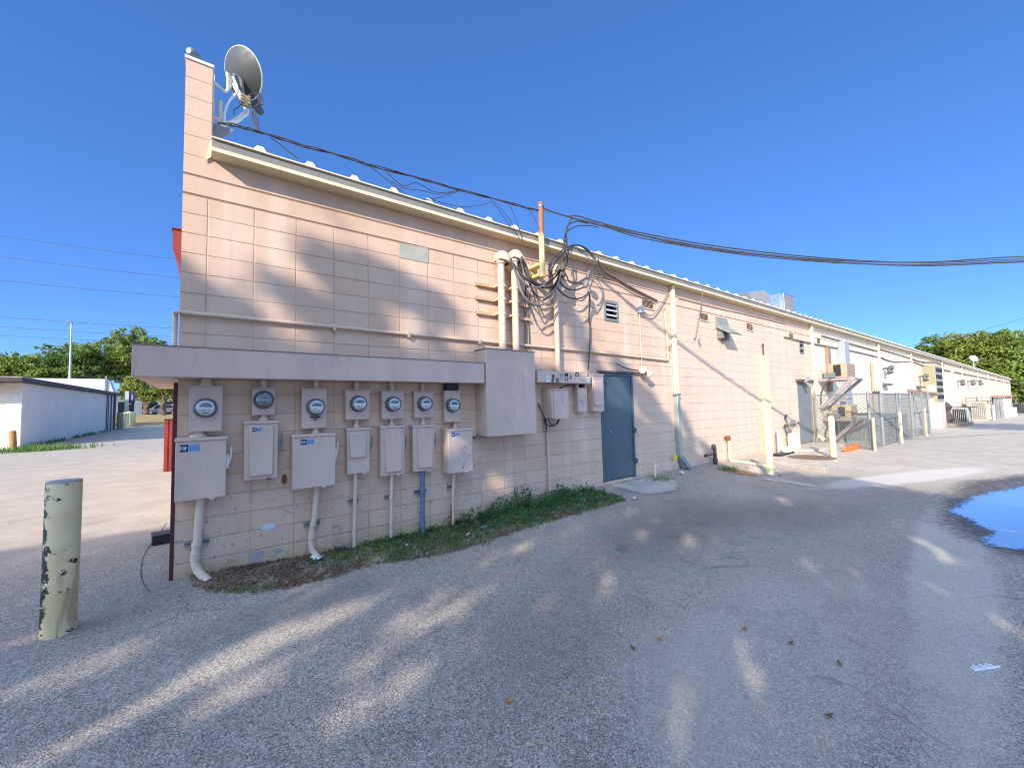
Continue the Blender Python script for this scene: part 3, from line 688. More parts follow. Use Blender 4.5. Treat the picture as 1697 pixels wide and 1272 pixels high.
def disconnect(rc, d, label, inner=None, sticker=None, handle=0, mt=None, group="switch boxes below the meters", rusty=False):
    x0, x1_, z0, z1 = frect(rc, d); x0 = max(x0, .203)
    t = thing("switch_box", label, "electrical box", ((x0 + x1_) / 2, -d / 2, z0), group)
    mt = mt or pinkpaint
    s = MB(); s.box(x0, x1_, -d, -.001, z0, z1 - .028); s.build("box_body", mt, t, bevel=.007)
    s = MB(); s.prism([(x0 - .008, -d - .01, z1 - .0275), (x0 - .008, -.002, z1 - .0275), (x0 - .008, -.002, z1 + .006), (x0 - .008, -d - .006, z1)], (x1_ - x0 + .016, 0, 0)); s.build("rain_lip", mt, t, bevel=.003)
    if inner:
        a = P(inner[0], inner[1], -d - .025); b = P(inner[2], inner[3], -d - .025)
        s = MB(); s.box(a.x, b.x, -d - .025, -d - .0005, b.z, a.z); s.build("raised_door", mt, t, bevel=.012)
    if sticker:
        y = -d - .0007; w_ = x1_ - x0; a = P(sticker[0], sticker[1], -d); b = P(sticker[2], sticker[3], -d)
        if inner: y -= .025
        s = MB(); s.box(a.x, b.x, y - .0006, y, b.z, a.z); S = s.build("label_plate", stickblue, t, smooth=False)
        s = MB(); m_ = a.x + (b.x - a.x) * .42; s.box(a.x, m_, y - .0013, y - .0007, b.z, a.z); S2 = s.build("label_block", stickdark, S, smooth=False)
        s = MB(); h_ = a.z - b.z; glyphs(s, a.x + .004, m_ - .002, b.z + h_ * .2, h_ * .6, y - .0013, 3); s.build("label_letters", stickwhite, S, smooth=False)
        s = MB(); glyphs(s, m_ + .006, b.x - .004, b.z + h_ * .3, h_ * .4, y - .0007, 8); s.build("label_print", simple("faded_print", lin(100, 126, 166), .6), S, smooth=False)
    if handle:
        zc = z0 + (z1 - z0) * (.62 if handle > 1 else .66); hm = whitepaint if handle == 1 else galvpaint
        s = MB(); s.box(x1_ + .0005, x1_ + .02, -d * .75, -d * .35, zc - .12, zc + .02); s.tube(bez([(x1_ + .012, -d * .55, zc - .1), (x1_ + .035, -d * .6, zc - .02), (x1_ + .04, -d * .62, zc + .09)], 4), .009, 8); s.build("handle", hm, t)
    s = MB(); xm = x0 + (x1_ - x0) * .72; s.box(xm - .02, xm + .02, -d - .012, -d - .0005, z0 - .012, z0 + .008); s.build("hasp", rustm if rusty else mt, t)
    return t, (x0, x1_, z0, z1)
DR = {1: ((290.5, 727, 374, 822), .17), 2: ((405, 698, 460, 791), .12), 3: ((485.5, 720.5, 556, 803), .19), 4: ((575.5, 709.5, 613, 782), .124), 5: ((631, 706, 671, 785), .125), 6: ((684.5, 705, 720.5, 778), .125), 7: ((742.5, 711, 784, 780), .2185)}
zt = {k: frect(r, d)[3] for k, (r, d) in DR.items()}
meter((314, 641, 368, 714), .12, (340.5, 675.5), "round meter on the leftmost and widest socket box, beside the building corner", (342, 636, .044), (329, 722, zt[1] + .004, .042))
meter((417.5, 644, 455.5, 687), .11, (438, 662), "round meter with dull grey face, second from the building corner", (437, 640, .03), (437, 690, zt[2] + .004, .03), tint=dialgrey)
meter((500, 645, 541.5, 708.5), .11, (525.5, 674), "bulging meter with black seal clip below its glass, third from the corner", (524, 640, .032), (523, 715, zt[3] + .004, .026), prot=.12, seal=True)
meter((573, 648, 613, 694.5), .11, (597, 668.5), "bulging meter above the switch box with a short square door", (591, 640, .03), (591, 702, zt[4] + .004, .022), prot=.12)
meter((632.5, 648.5, 669.5, 693.5), .1, (655, 669), "bulging meter fifth from the corner, above a box with long raised door", (649, 640, .03), (649, 700, zt[5] + .004, .022), prot=.12)
meter((686.5, 649.5, 719, 691.5), .09, (707.5, 668.5), "bulging meter above the switch box that has the blue conduit below", (700, 640, .028), (701, 698, zt[6] + .004, .022), prot=.12)
m7 = meter((736.5, 648.5, 763.5, 698.5), .108, (754, 671), "bulging meter on a narrow box with black fitting above, nearest the big cabinet", None, (754, 704, zt[7] + .004, .022), prot=.12)
x0, x1_, z0, z1 = frect((736.5, 648.5, 763.5, 698.5), .108)
s = MB(); s.box(x0 + .03, x1_ - .02, -.1, -.03, z1 + .0125, 1.9295); s.build("black_fitting", black, m7)
disconnect(*DR[1], "widest switch box with blue label, hung lowest beside the building corner", sticker=(298, 737, 331, 747), handle=1)
disconnect(*DR[2], "switch box with raised door and blue label, ending in no conduit below", inner=(413, 705, 453, 786.5), sticker=(418, 708.5, 434, 714), handle=2, rusty=True)
disconnect(*DR[3], "deep plain fronted switch box with blue label, third from the corner", sticker=(498, 728, 521, 735.5), handle=1)
disconnect(*DR[4], "narrow switch box with a short square raised door, fourth from the corner", inner=(580, 717.5, 607.5, 757.5), handle=2)
disconnect(*DR[5], "switch box with long raised door, between the square door box and blue conduit box", inner=(639, 711, 667, 780.5), handle=2)
disconnect(*DR[6], "switch box with long raised door standing on the blue conduit", inner=(693, 711.5, 718, 774), handle=2)
disconnect(*DR[7], "deep speckled switch box with small grey label beside the big cabinet", sticker=(748, 716.5, 762, 722), mt=pinkpaint2)

# conduits from the boxes into the ground
def conduit(name, label, pts, r, m, straps=(), coup=(), group="conduits running from the switch boxes into the ground", Y=-.09):
    pp = [P(x, y, Y) if len(q) == 0 else P(x, y, q[0]) for (x, y, *q) in pts]
    t = thing(name, label, "conduit", pp[-1], group)
    s = MB(); s.tube(bez(pp, 6) if len(pp) > 2 else pp, r, 14); s.build("pipe", m, t)
    for (x, y) in straps:
        c = P(x, y, Y); c2 = min(pp, key=lambda q: abs(q.z - c.z))
        s = MB(); s.box(c.x - r * 2.6, c.x + r * 2.6, -.04, -.001, c.z - .022, c.z - .006); s.box(c.x - r * 2.6, c.x + r * 2.6, -.04, -.001, c.z + .006, c.z + .022); s.box(c.x - r * 2.6, c.x + r * 2.6, -.012, -.0015, c.z - .006, c.z + .006)
        S = s.build("strut", galvpaint if m is not bluepipe else bluepipe, t)
        s = MB(); s.tube([(c.x, Y, c.z - .016), (c.x, Y, c.z + .016)], r * 1.16, 14); s.lathe([(.012, 0), (.012, .02)], (c.x, Y - r * 1.1, c.z), (0, -1, 0), 8); s.build("clamp", m, S)
    for (x, y) in coup:
        c = P(x, y, Y); s = MB(); s.tube([(c.x, Y, c.z - .035), (c.x, Y, c.z + .035)], r * 1.18, 14); s.build("coupling", m, t)
    return t
conduit("conduit", "thickest beige conduit curving out into the leaf litter at the corner", [(333, 822), (330, 860), (327, 900), (323, 925), (328, 945, -.13), (346, 963, -.24)], .037, pipebeige, [(326, 901)], [(324, 922)])
conduit("conduit", "beige conduit leaning left and kicking out into the grass, below the deep plain box", [(525, 802), (522, 850), (518, 872), (515, 895), (518, 912, -.11), (528, 923, -.18)], .031, pipebeige, [(519, 869)], [(517, 886)])
conduit("conduit", "thin straight beige conduit below the box with the square door", [(589, 780), (588, 850), (587, 906)], .021, pipebeige, [(588, 831)], [(587, 884)])
conduit("conduit", "thin beige conduit just left of the blue grey one", [(649, 783), (648.5, 850), (648, 878), (650, 898)], .021, pipebeige, [(648, 824)], [(648, 869)])
conduit("conduit", "blue grey plastic conduit with its strap bracket, standing in the weeds", [(700.5, 777), (700, 850), (700, 872), (704, 890)], .031, bluepipe, [(700, 815)], [(700, 866)])
c7 = conduit("conduit", "thin beige conduit with a rusty chain, nearest the big cabinet", [(752, 778), (750.5, 830), (750, 874)], .02, pipebeige, [(751, 807)], [(750.5, 852)])
s = MB()
for i in range(9):
    c = P(747.5, 838 + i * 4, -.1); s.tube([(c.x + math.cos(a) * .011, c.y + (math.sin(a) * .006 if i % 2 else 0), c.z + math.sin(a) * .016) for a in [k * PI / 4 for k in range(8)]], .0035, 5, closed=True)
s.build("chain", rustm, c7)
# rusty bracket stub and the chips round it
t = P(471.5, 794, -.03)
s = MB(); s.lathe([(.026, 0), (.028, .02), (.02, .04), (.022, .055)], (t.x, -.001, t.z), (0, -1, 0), 12); s.box(t.x - .012, t.x + .016, -.03, -.001, t.z + .02, t.z + .05); s.box(t.x - .02, t.x + .01, -.045, -.02, t.z - .045, t.z - .01)
tag(s.build("rusty_stub", rustm, loc=(t.x, 0, t.z), bevel=.003), "rusty iron stub in the wall between two switch boxes", "pipe stub")

# big cabinet
def cabinet(name, rc, d, label, m=pinkpaint, cat="cabinet", lip=True):
    x0, x1_, z0, z1 = frect(rc, d)
    t = thing(name, label, cat, ((x0 + x1_) / 2, -d / 2, z0))
    s = MB(); s.box(x0, x1_, -d + .02, -.001, z0, z1); s.build("cabinet_body", m, t, bevel=.005)
    s = MB(); s.box(x0 - .003, x1_ + .003, -d, -d + .0195, z0 - .004, z1 + .004); s.build("cabinet_door", m, t, bevel=.006)
    return t, (x0, x1_, z0, z1)
BC, bb = cabinet("metering_cabinet", (805, 577.5, 889, 717.5), .308, "tall deep beige metal cabinet right of the seven meters")
s = MB(); s.box(bb[0] - .012, bb[1] + .012, -.32, -.002, bb[3] + .0045, bb[3] + .013); s.build("cabinet_lid", simple("dusty_lid", lin(150, 132, 122), .6), BC)
s = MB(); s.box(bb[0] - .06, bb[0] + .02, -.12, -.002, bb[2] - .03, bb[2] - .005); s.box(bb[0] + .02, bb[1], -.06, -.002, bb[2] - .025, bb[2] - .005); s.build("mounting_bracket", galvpaint, BC)

# trough with stickers right of the cabinet, and the three boxes under it
x0, x1_, z0, z1 = frect((890.5, 613.5, 979, 635.5), .22)
st = thing("sticker_trough", "short beige trough covered with small stickers, right of the tall cabinet", "trough", ((x0 + x1_) / 2, -.1, z0))
s = MB(); s.box(x0, x1_, -.22, -.001, z0, z1); s.build("trough_body", pinkpaint2, st, bevel=.005)
def stk(px, py, w_, h_, m, nm="sticker"):
    c = P(px, py, -.2207); s = MB(); s.box(c.x - w_ / 2, c.x + w_ / 2, -.2214, -.2206, c.z - h_ / 2, c.z + h_ / 2); return s.build(nm, m, st, smooth=False), c
S, c = stk(908.7, 626.8, .085, .085, stickwhite)
q = MB(); q.prism([(c.x - .02, -.2214, c.z + .01), (c.x - .005, -.2214, c.z - .02), (c.x + .005, -.2214, c.z - .005), (c.x + .015, -.2214, c.z - .022), (c.x + .024, -.2214, c.z + .012), (c.x + .008, -.2214, c.z + .004)], (0, -.0006, 0)); q.build("bird_mark", stickdark, S, smooth=False)
S, c = stk(917, 624, .042, .07, stickblack); q = MB(); q.box(c.x - .012, c.x + .012, -.222, -.2214, c.z - .02, c.z - .006); q.build("light_mark", stickgrey, S)
S, c = stk(916, 630.5, .05, .05, stickblack); q = MB(); q.box(c.x - .004, c.x + .022, -.222, -.2214, c.z - .01, c.z + .004); q.build("light_mark", stickwhite, S)
S, c = stk(924, 630, .055, .075, stickred); q = MB(); q.box(c.x - .012, c.x + .014, -.222, -.2214, c.z - .025, c.z - .01); q.box(c.x - .016, c.x + .016, -.222, -.2214, c.z + .008, c.z + .02); q.build("light_mark", simple("sticker_tan", lin(190, 160, 150), .5), S)
c = P(930.7, 624.2, -.2207); q = MB(); q.prism([(c.x - .028, -.2206, c.z + .045), (c.x + .028, -.2206, c.z + .045), (c.x + .028, -.2206, c.z - .005), (c.x, -.2206, c.z - .05), (c.x - .028, -.2206, c.z - .005)], (0, -.0008, 0)); S = q.build("shield_sticker", stickgrey, st, smooth=False)
q = MB(); q.prism([(c.x - .019, -.2215, c.z + .03), (c.x + .019, -.2215, c.z + .03), (c.x + .019, -.2215, c.z), (c.x, -.2215, c.z - .03), (c.x - .019, -.2215, c.z)], (0, -.0006, 0)); q.build("shield_mark", simple("sticker_pale", lin(170, 176, 172), .5), S)
S, c = stk(938.6, 625.5, .075, .11, stickdark); q = MB(); q.lathe([(.027, 0), (.027, .0006)], (c.x, -.2214, c.z), (0, -1, 0), 20); q.box(c.x - .026, c.x + .026, -.222, -.2214, c.z - .046, c.z - .034); q.build("oval_mark", simple("sticker_pale", lin(170, 176, 172), .5), S)
S, c = stk(938.8, 619.5, .075, .018, stickblack); 
S, c = stk(945.8, 625, .045, .062, stickred); q = MB(); q.box(c.x - .012, c.x + .012, -.222, -.2214, c.z - .016, c.z + .016); q.build("light_mark", simple("sticker_tan", lin(190, 160, 150), .5), S)
S, c = stk(956.5, 620.3, .09, .065, stickblack); q = MB(); q.prism([(c.x - .03, -.2214, c.z - .005), (c.x + .02, -.2214, c.z + .012), (c.x + .034, -.2214, c.z), (c.x - .01, -.2214, c.z - .02)], (0, -.0006, 0)); q.build("swoosh_mark", stickwhite, S, smooth=False)
S, c = stk(955.5, 632.5, .12, .026, stickgrey); q = MB(); glyphs(q, c.x - .055, c.x + .055, c.z - .008, .016, -.2214, 9); q.build("sticker_letters", stickwhite, S, smooth=False)
S, c = stk(975, 621, .05, .07, stickgrey); S, c = stk(974.5, 628.8, .05, .07, stickwhite); q = MB(); q.box(c.x - .014, c.x + .014, -.222, -.2214, c.z - .014, c.z + .018); q.box(c.x - .02, c.x + .02, -.2221, -.2215, c.z - .002, c.z + .006); q.build("figure_mark", stickblue, S, smooth=False)
S, c = stk(961, 628.3, .02, .03, simple("sticker_orange", lin(190, 110, 60), .5))
TZ = z0; TT = z1
# box with cable loops
x0, x1_, z0, z1 = frect((915.5, 644, 943, 692.5), .28)
fb = thing("telephone_box", "deep beige box with black cable loops hanging under it, below the stickered trough", "electrical box", ((x0 + x1_) / 2, -.14, z0))
s = MB(); s.box(x0, x1_, -.255, -.001, z0, z1 - .02); s.build("box_body", pinkpaint2, fb, bevel=.005)
s = MB(); s.box(x0 + .03, x1_ + .004, -.28, -.2555, z0 - .006, z1 - .03); s.build("box_door", pinkpaint, fb, bevel=.005)
s = MB(); s.box(x0 - .006, x1_ + .008, -.286, -.002, z1 - .0195, z1); s.build("rain_lip", pinkpaint, fb, bevel=.004)
s = MB()
for a in ([(903, 692, -.15), (903, 701, -.17), (912, 706, -.17), (922, 703, -.17), (927, 695, -.17)], [(908, 693, -.16), (912, 702, -.19), (920, 704, -.18), (926, 694, -.15)], [(892, 668, -.02), (897, 680, -.05), (902, 691, -.1), (904, 703, -.1)], [(905, 694, -.12), (905, 704, -.1), (907, 716, -.06)]):
    s.tube(bez([P(*q) for q in a]), .009, 8)
s.build("cable_loop", black, fb)
c8 = conduit("conduit", "thin beige conduit dropping from the telephone box into the weeds", [(906, 697), (909, 760), (912, 826)], .02, pipebeige, Y=-.05, group=None)
# blanked meter and narrow switch box
x0, x1_, z0, z1 = frect((957, 642, 974, 682.5), .124)
t = thing("blanked_meter_box", "narrow meter box with its round opening covered over, below the stickered trough", "meter box", ((x0 + x1_) / 2, -.06, z0))
s = MB(); s.box(x0, x1_, -.124, -.001, z0, z1); s.build("socket_box", pinkpaint, t, bevel=.006)
c = P(965.8, 661.5, -.124); s = MB(); s.lathe([(.082, 0), (.082, .01), (.07, .016), (.066, .008), (.058, .008), (.05, .014), (.01, .014)], (c.x, -.124, c.z), (0, -1, 0), 28); s.build("blank_cover", pinkpaint2, t)
s = MB(); xm = (x0 + x1_) / 2; s.tube([(xm - .07, -.07, z1), (xm - .07, -.07, TZ)], .03, 12); s.build("riser_pipe", pipebeige, t); s = MB(); s.box(xm + .01, xm + .09, -.1, -.03, z1, TZ); s.build("black_fitting", black, t)
s = MB(); s.tube(bez([P(925, 645, -.2), P(932, 641, -.21), P(940, 638.5, -.2), P(953, 638.5, -.14)], 6), .012, 8); s.build("black_lead", black, t)
disconnect((981.5, 619, 1002, 681), .15, "narrow switch box with raised door covering the edge of the blue door", inner=(984.5, 630.5, 1001, 671.5), handle=0, group=None)

# weatherheads
def weatherhead(px, pyt, pyb, r, label, Y=-.14, zb=None, head=True):
    a = P(px, pyt, Y); x = a.x; zb = zb if zb is not None else P(px, pyb, Y).z
    t = thing("service_mast", label, "conduit", (x, Y, zb), "service conduits with weatherheads")
    s = MB(); s.tube([(x, Y, zb), (x, Y, a.z)], r, 16); s.build("pipe", pipebeige, t)
    if head:
        s = MB(); hd = []
        prof = [(-.14, .6), (-.06, .95), (.05, 1.15), (.16, 1.15), (.24, .95), (.28, .7)]
        # hood: dome leaning forward along +x
        n_ = 14; o = []
        for i in range(9):
            u = i / 8; cx = x - r * 1.35 + u * r * 5.6; h_ = r * (1.0 + 2.3 * math.sin(PI * (.14 + u * .72))); wd = r * (1.25 + .75 * math.sin(PI * (.1 + .85 * u)))
            dz = -u * u * r * 2.0
            o.append([(cx + dz * .2, Y + wd * math.cos(PI * k / (n_ - 1)), a.z - .01 + dz + h_ * math.sin(PI * k / (n_ - 1))) for k in range(n_)])
        vs = [v for ring in o for v in ring]; fs = [[i * n_ + k, i * n_ + k + 1, (i + 1) * n_ + k + 1, (i + 1) * n_ + k] for i in range(8) for k in range(n_ - 1)]
        fs += [list(range(n_)), [8 * n_ + k for k in range(n_)][::-1]]; fs += [[i * n_, (i + 1) * n_, (i + 1) * n_ + n_ - 1, i * n_ + n_ - 1] for i in range(8)]
        s.add(vs, fs); H = s.build("weatherhead", pipebeige, t)
        s = MB(); s.tube([(x, Y, a.z - .06), (x, Y, a.z + .0)], r * 1.25, 16); s.build("collar", pipebeige, H)
        s = MB(); s.box(x + r * 1.4, x + r * 3.6, Y - r * .95, Y + r * .95, a.z - r * 1.05, a.z - r * .55); s.build("insulator_plate", black, H)
    return t, a
wh1, _ = weatherhead(830, 431, 578, .056, "left one of the twin beige service conduits with hooded top above the cabinet", zb=bb[3] + .014)
wh2, _ = weatherhead(852, 428, 578, .054, "right one of the twin beige service conduits, its hood half hidden by cables", zb=bb[3] + .014)
wh3, _ = weatherhead(920, 449, 612, .046, "lone beige service conduit dropping to the stickered trough", Y=-.1, zb=TT)
SB = [(790, 469.3), (790, 492.5), (791, 517)]
for i, (px, py) in enumerate(SB):
    a = P(px, py, -.05); z = a.z; t = thing("strut_bracket", ["topmost strut bracket behind the twin service conduits", "middle strut bracket behind the twin service conduits", "lowest strut bracket behind the twin service conduits"][i], "bracket", (a.x, -.03, z), "strut brackets holding the twin conduits")
    s = MB(); s.box(a.x, a.x + 1.02, -.05, -.04, z - .022, z + .022); s.box(a.x, a.x + 1.02, -.0405, -.001, z + .012, z + .022); s.box(a.x, a.x + 1.02, -.0405, -.001, z - .022, z - .012); s.build("strut", simple("strut_beige", lin(196, 160, 122), .6, scale=6), t)
    for px2, r in ((832, .056), (854, .054)):
        x = P(px2, py, -.14).x; s = MB(); s.tube([(x, -.14, z - .016), (x, -.14, z + .016)], r * 1.14, 16); s.box(x - r * 1.5, x + r * 1.5, -.14, -.05, z - .014, z + .014); s.build("clamp", pipebeige, t)
# stout mast with bracket and rusty top
mx = P(897.5, 400, -.3); zt_ = P(898, 337, -.3).z; zb_ = P(898, 459, -.3).z
t = thing("cable_mast", "short yellow square footed mast with rusty top rising past the gutter", "mast", (mx.x, -.3, zb_))
s = MB(); s.tube([(mx.x, -.3, zb_), (mx.x, -.3, zt_)], .046, 16); s.build("pole", rust_pole_material(.62, .74), t)
s = MB(); s.tube([(mx.x, -.3, zt_ - .075), (mx.x, -.3, zt_ - .055)], .056, 16); s.tube([(mx.x, -.3, zt_ - .1), (mx.x + .12, -.33, zt_ - .12)], .012, 8); s.build("collar", galv, t)
ym = simple("aged_yellow_paint", lin(218, 196, 136), .6, var=.1, scale=10, dirt=.2, dirtcol=lin(150, 96, 56))
s = MB(); s.box(mx.x - .2, mx.x + .1, -.03, -.001, zb_ + .02, zb_ + .26); s.box(mx.x - .055, mx.x + .055, -.26, -.03, zb_ + .02, zb_ + .07); s.box(mx.x - .055, mx.x + .055, -.26, -.03, zb_ + .19, zb_ + .24)
s.prism([(mx.x - .18, -.03, zb_ + .04), (mx.x - .18, -.16, zb_ + .12), (mx.x - .18, -.03, zb_ + .18)], (.025, 0, 0)); s.build("bracket", ym, t, bevel=.006)

# long level conduit, elbowing round the corner
A = P(300, 517.5, -.03); B = P(1107, 597, -.03); xm_ = P(985, 583, -.03)
t = thing("wall_conduit", "long thin level conduit crossing the wall above the trough and cabinet", "conduit", (2, -.03, A.z))
s = MB(); s.tube(elbow([(.165, .03, 2.2225), (.165, .03, A.z), (.165, -.032, A.z), (.5, -.032, A.z), (xm_.x, -.032, xm_.z), (B.x, -.032, B.z), (B.x, -.032, B.z + .1)], .05), .021, 12); s.build("pipe", pipebeige, t)
for px, py in ((554, 542), (677, 555), (794.5, 566)):
    c = P(px, py, -.03); zc = A.z + (xm_.z - A.z) * (c.x - .5) / (xm_.x - .5)
    s = MB(); s.box(c.x - .016, c.x + .016, -.058, -.001, zc - .045, zc + .03); s.build("strap", pipebeige, t)
c = P(985, 583, -.03); s = MB(); s.tube([(c.x - .04, -.032, c.z), (c.x + .04, -.032, c.z - .002)], .03, 12); s.build("coupling", pipebeige, t)
# valve pipe beside the downspout
t = thing("valve_pipe", "short upright pipe with valves beside the first downspout", "pipe", (B.x, -.035, B.z + .1))
vz = P(1104, 515, -.035).z; s = MB(); s.tube(bez([(B.x, -.035, B.z + .1), (B.x - .01, -.035, B.z + .5), (B.x - .05, -.035, vz - .1), (B.x - .05, -.035, vz), (B.x - .1, -.06, vz + .05)], 5), .019, 10); s.build("pipe", pipebeige, t)
s = MB()
for dz in (.12, .25, .42): s.lathe([(.03, 0), (.035, .02), (.03, .05)], (B.x, -.035, B.z + dz), (0, 0, 1), 10)
s.box(B.x - .05, B.x + .03, -.09, -.04, B.z + .3, B.z + .38); s.tube([(B.x + .02, -.05, B.z + .36), (B.x + .09, -.08, B.z + .42)], .014, 8); s.build("valve", pipebeige, t)
# flood lamp conduit left of it
a = P(1062, 512, -.06); b = P(1064, 612, -.04)
t = thing("lamp_conduit", "thin white conduit with grey junction box above and floodlight below, over the blue door", "conduit", (a.x, -.03, b.z))
s = MB(); s.tube([(a.x, -.025, b.z), (a.x, -.025, a.z - .08)], .013, 10); s.tube([(a.x, -.025, a.z + .06), (a.x, -.025, a.z + .2)], .013, 10); s.build("pipe", pipebeige, t)
s = MB(); s.box(a.x - .055, a.x + .055, -.1, -.001, a.z - .08, a.z + .06); s.build("junction_box", simple("box_grey", lin(168, 172, 176), .5), t, bevel=.008)
s = MB(); s.tube(bez([(a.x + .05, -.05, a.z), (a.x + .25, -.06, a.z - .1), (a.x + .55, -.05, a.z), (a.x + 1.0, -.05, a.z + .45), (a.x + 1.1, -.03, a.z + .5)], 6), .011, 8); s.build("lead", cablegrey, t)
s = MB(); s.tube([(a.x, -.025, b.z), (a.x, -.09, b.z - .02)], .02, 10); s.lathe([(.03, 0), (.045, .06), (.085, .16), (.08, .17)], (a.x, -.09, b.z - .02), (.35, -.55, -.75), 16); L = s.build("floodlight", pipebeige, t)
s = MB(); s.lathe([(.03, 0), (.045, .06), (.08, .14), (.074, .15)], (a.x - .03, -.09, b.z - .02), (-.75, -.4, .02), 16); s.build("floodlight", pipebeige, t)
s = MB(); s.tube(bez([P(1022, 602, -.02), P(1030, 607, -.1), P(1045, 612, -.12), P(1062, 614, -.06)], 6), .012, 8); s.build("lamp_arm", cablemat, t)
# grey hood vent
a = P(1187, 541, -.02); b = P(1203, 552, -.02)
t = thing("hood_vent", "grey hinged metal hood vent with stained wall above it, past the first downspout", "vent", ((a.x + b.x) / 2, -.1, b.z))
s = MB(); s.prism([(a.x, -.003, a.z + .26), (a.x, -.02, a.z + .26), (a.x, -.07, a.z + .04), (a.x, -.36, a.z - .2), (a.x, -.34, a.z - .22), (a.x, -.003, a.z - .02)], (b.x - a.x + .1, 0, 0)); s.build("hood", simple("dull_hood_grey", lin(146, 150, 140), .6, .2, var=.12, dirt=.3), t, smooth=False)
s = MB(); s.box(a.x + .06, a.x + .16, -.14, -.003, a.z - .3, a.z - .03); s.box(a.x + .28, a.x + .4, -.14, -.003, a.z - .34, a.z - .03); s.build("flap", galvpaint, t)
# loose bits of wire on the wall beyond the downspout
def wire_thing(name, label, cat, lists, r, m, Y=-.03, group=None, part="wire"):
    all_ = [[P(q[0], q[1], q[2] if len(q) > 2 else Y) for q in l] for l in lists]
    if len(all_) == 1:
        s = MB(); s.tube(bez(all_[0], 6), r, 6); return tag(s.build(name, m, loc=all_[0][0]), label, cat, group)
    t = thing(name, label, cat, all_[0][0], group)
    for l in all_: s = MB(); s.tube(bez(l, 6), r, 6); s.build(part, m, t)
    return t
wire_thing("hanging_wire", "pale wire dangling from the gutter past the first downspout", "wire", [[(1164, 478, -.2), (1163, 500, -.15), (1158, 530, -.04), (1154, 555, -.03), (1150.5, 562, -.03)]], .012, cablegrey)
wire_thing("wire_stub", "short curled wire stub on the plain wall past the first downspout", "wire", [[(1160, 560), (1158, 564), (1160, 570), (1161, 574)]], .012, cablegrey)
wire_thing("wall_line", "dark line drawn as the shadow line below the eave beyond the first downspout", "cable", [[(1124, 493, -.012), (1180, 508, -.012), (1243, 522, -.012), (1300, 536, -.012), (1302, 537, -.012), (1303, 548, -.012), (1305, 575, -.012), (1306, 596, -.012)]], .016, simple("eave_shadow_line", lin(190, 160, 138), .7))  # dark strip standing in for the shadow line under the eave, not a cable
# plumbing near the ground
c = G(1111, 795); s = MB(); s.tube([(c.x, -.13, c.z - .02), (c.x, -.13, c.z + .2)], .022, 12); s.lathe([(.03, 0), (.033, .02), (.02, .05)], (c.x, -.13, c.z + .2), (0, 0, 1), 12); s.tube([(c.x, -.13, c.z + .25), (c.x, -.13, c.z + .33)], .01, 8); tag(s.build("cleanout_stub", creamyellow, loc=(c.x, -.13, c.z)), "small cream pipe stub with tap standing left of the downspout elbow", "pipe")
c = P(1119, 757, -.12); s = MB(); s.lathe([(.06, 0), (.06, .01)], (c.x, -.12, c.z), (-.2, -1, .1), 14); tag(s.build("yellow_tag", yellowm, loc=c), "bright yellow round tag tied to the downspout", "tag")
c = P(1186, 776, -.12); zb = zg(c.x, -.12); zt2 = P(1186, 740, -.12).z
t = thing("gas_riser", "dark dirty pipe riser with valve standing against the wall", "pipe", (c.x, -.12, zb))
dk = simple("dark_dirty_pipe", lin(84, 68, 64), .8, var=.3, scale=20, bump=.3)
s = MB(); s.tube(elbow([(c.x, -.12, zb - .02), (c.x, -.12, zt2), (c.x - .06, -.12, zt2 + .05), (c.x - .08, -.12, zt2 - .06)], .04), .04, 10); s.lathe([(.05, 0), (.06, .04), (.05, .09)], (c.x, -.12, zb + .05), (0, 0, 1), 10); s.build("pipe", dk, t)
s = MB(); zz = P(1180, 752, -.12).z; s.tube([(c.x, -.12, zz), (c.x - .45, -.15, zz - .01)], .016, 8); s.lathe([(.03, 0), (.04, .03), (.03, .06)], (c.x - .45, -.15, zz - .01), (-1, 0, 0), 8); s.build("valve_handle", dk, t)
a = P(1208, 726, -.1); zb = P(1208, 765, -.1).z
t = thing("overflow_pipe", "white pipe with rusty elbow running down the wall and out along the ground", "pipe", (a.x, -.1, zb))
s = MB(); s.tube(elbow([(a.x, -.1, a.z), (a.x, -.1, zb + .03), (a.x + .15, -.25, zb), (a.x + .1, -1.05, zb - .06)], .05), .036, 12); s.build("pipe", creamyellow, t)
s = MB(); s.lathe([(.05, -.05), (.06, 0), (.055, .06)], (a.x - .02, -.09, a.z), (0, 0, 1), 10); s.lathe([(.045, 0), (.045, .09)], (a.x, -.09, a.z), (0, 1, 0), 10); s.build("rusty_elbow", rustm, t)
a = P(1290, 712, -.15); t = thing("vent_pipe", "thick white plastic pipe rising from the slab behind the tall yellow post", "pipe", (a.x, -.15, .105))
s = MB(); s.tube([(a.x, -.15, .105), (a.x, -.15, a.z)], .055, 14); s.build("pipe", whitepvc, t); s = MB(); s.tube([(a.x - .2, -.06, .105), (a.x - .2, -.06, a.z - .05)], .02, 10); s.build("thin_pipe", creamyellow, t)
c = P(1300, 750, -.28); s = MB(); s.prism([(c.x - 1.0, -.55, .106), (c.x + .1, -.5, .106), (c.x + .1, -.28, .106), (c.x - 1.0, -.3, .106)], (0, 0, .05)); tag(s.build("black_tray", black, loc=(c.x, -.4, .106), bevel=.01), "dark shallow tray on the slab behind the yellow post", "tray")
c = Vector((P(1303, 748, -.38).x, -.38, .106)); s = MB(); s.lathe([(.10, 0), (.13, .06), (.12, .16), (.06, .2)], c, (0, 0, 1), 16); tag(s.build("white_pot", whitepvc, loc=c), "round white pot on the slab beside the dark tray", "pot")
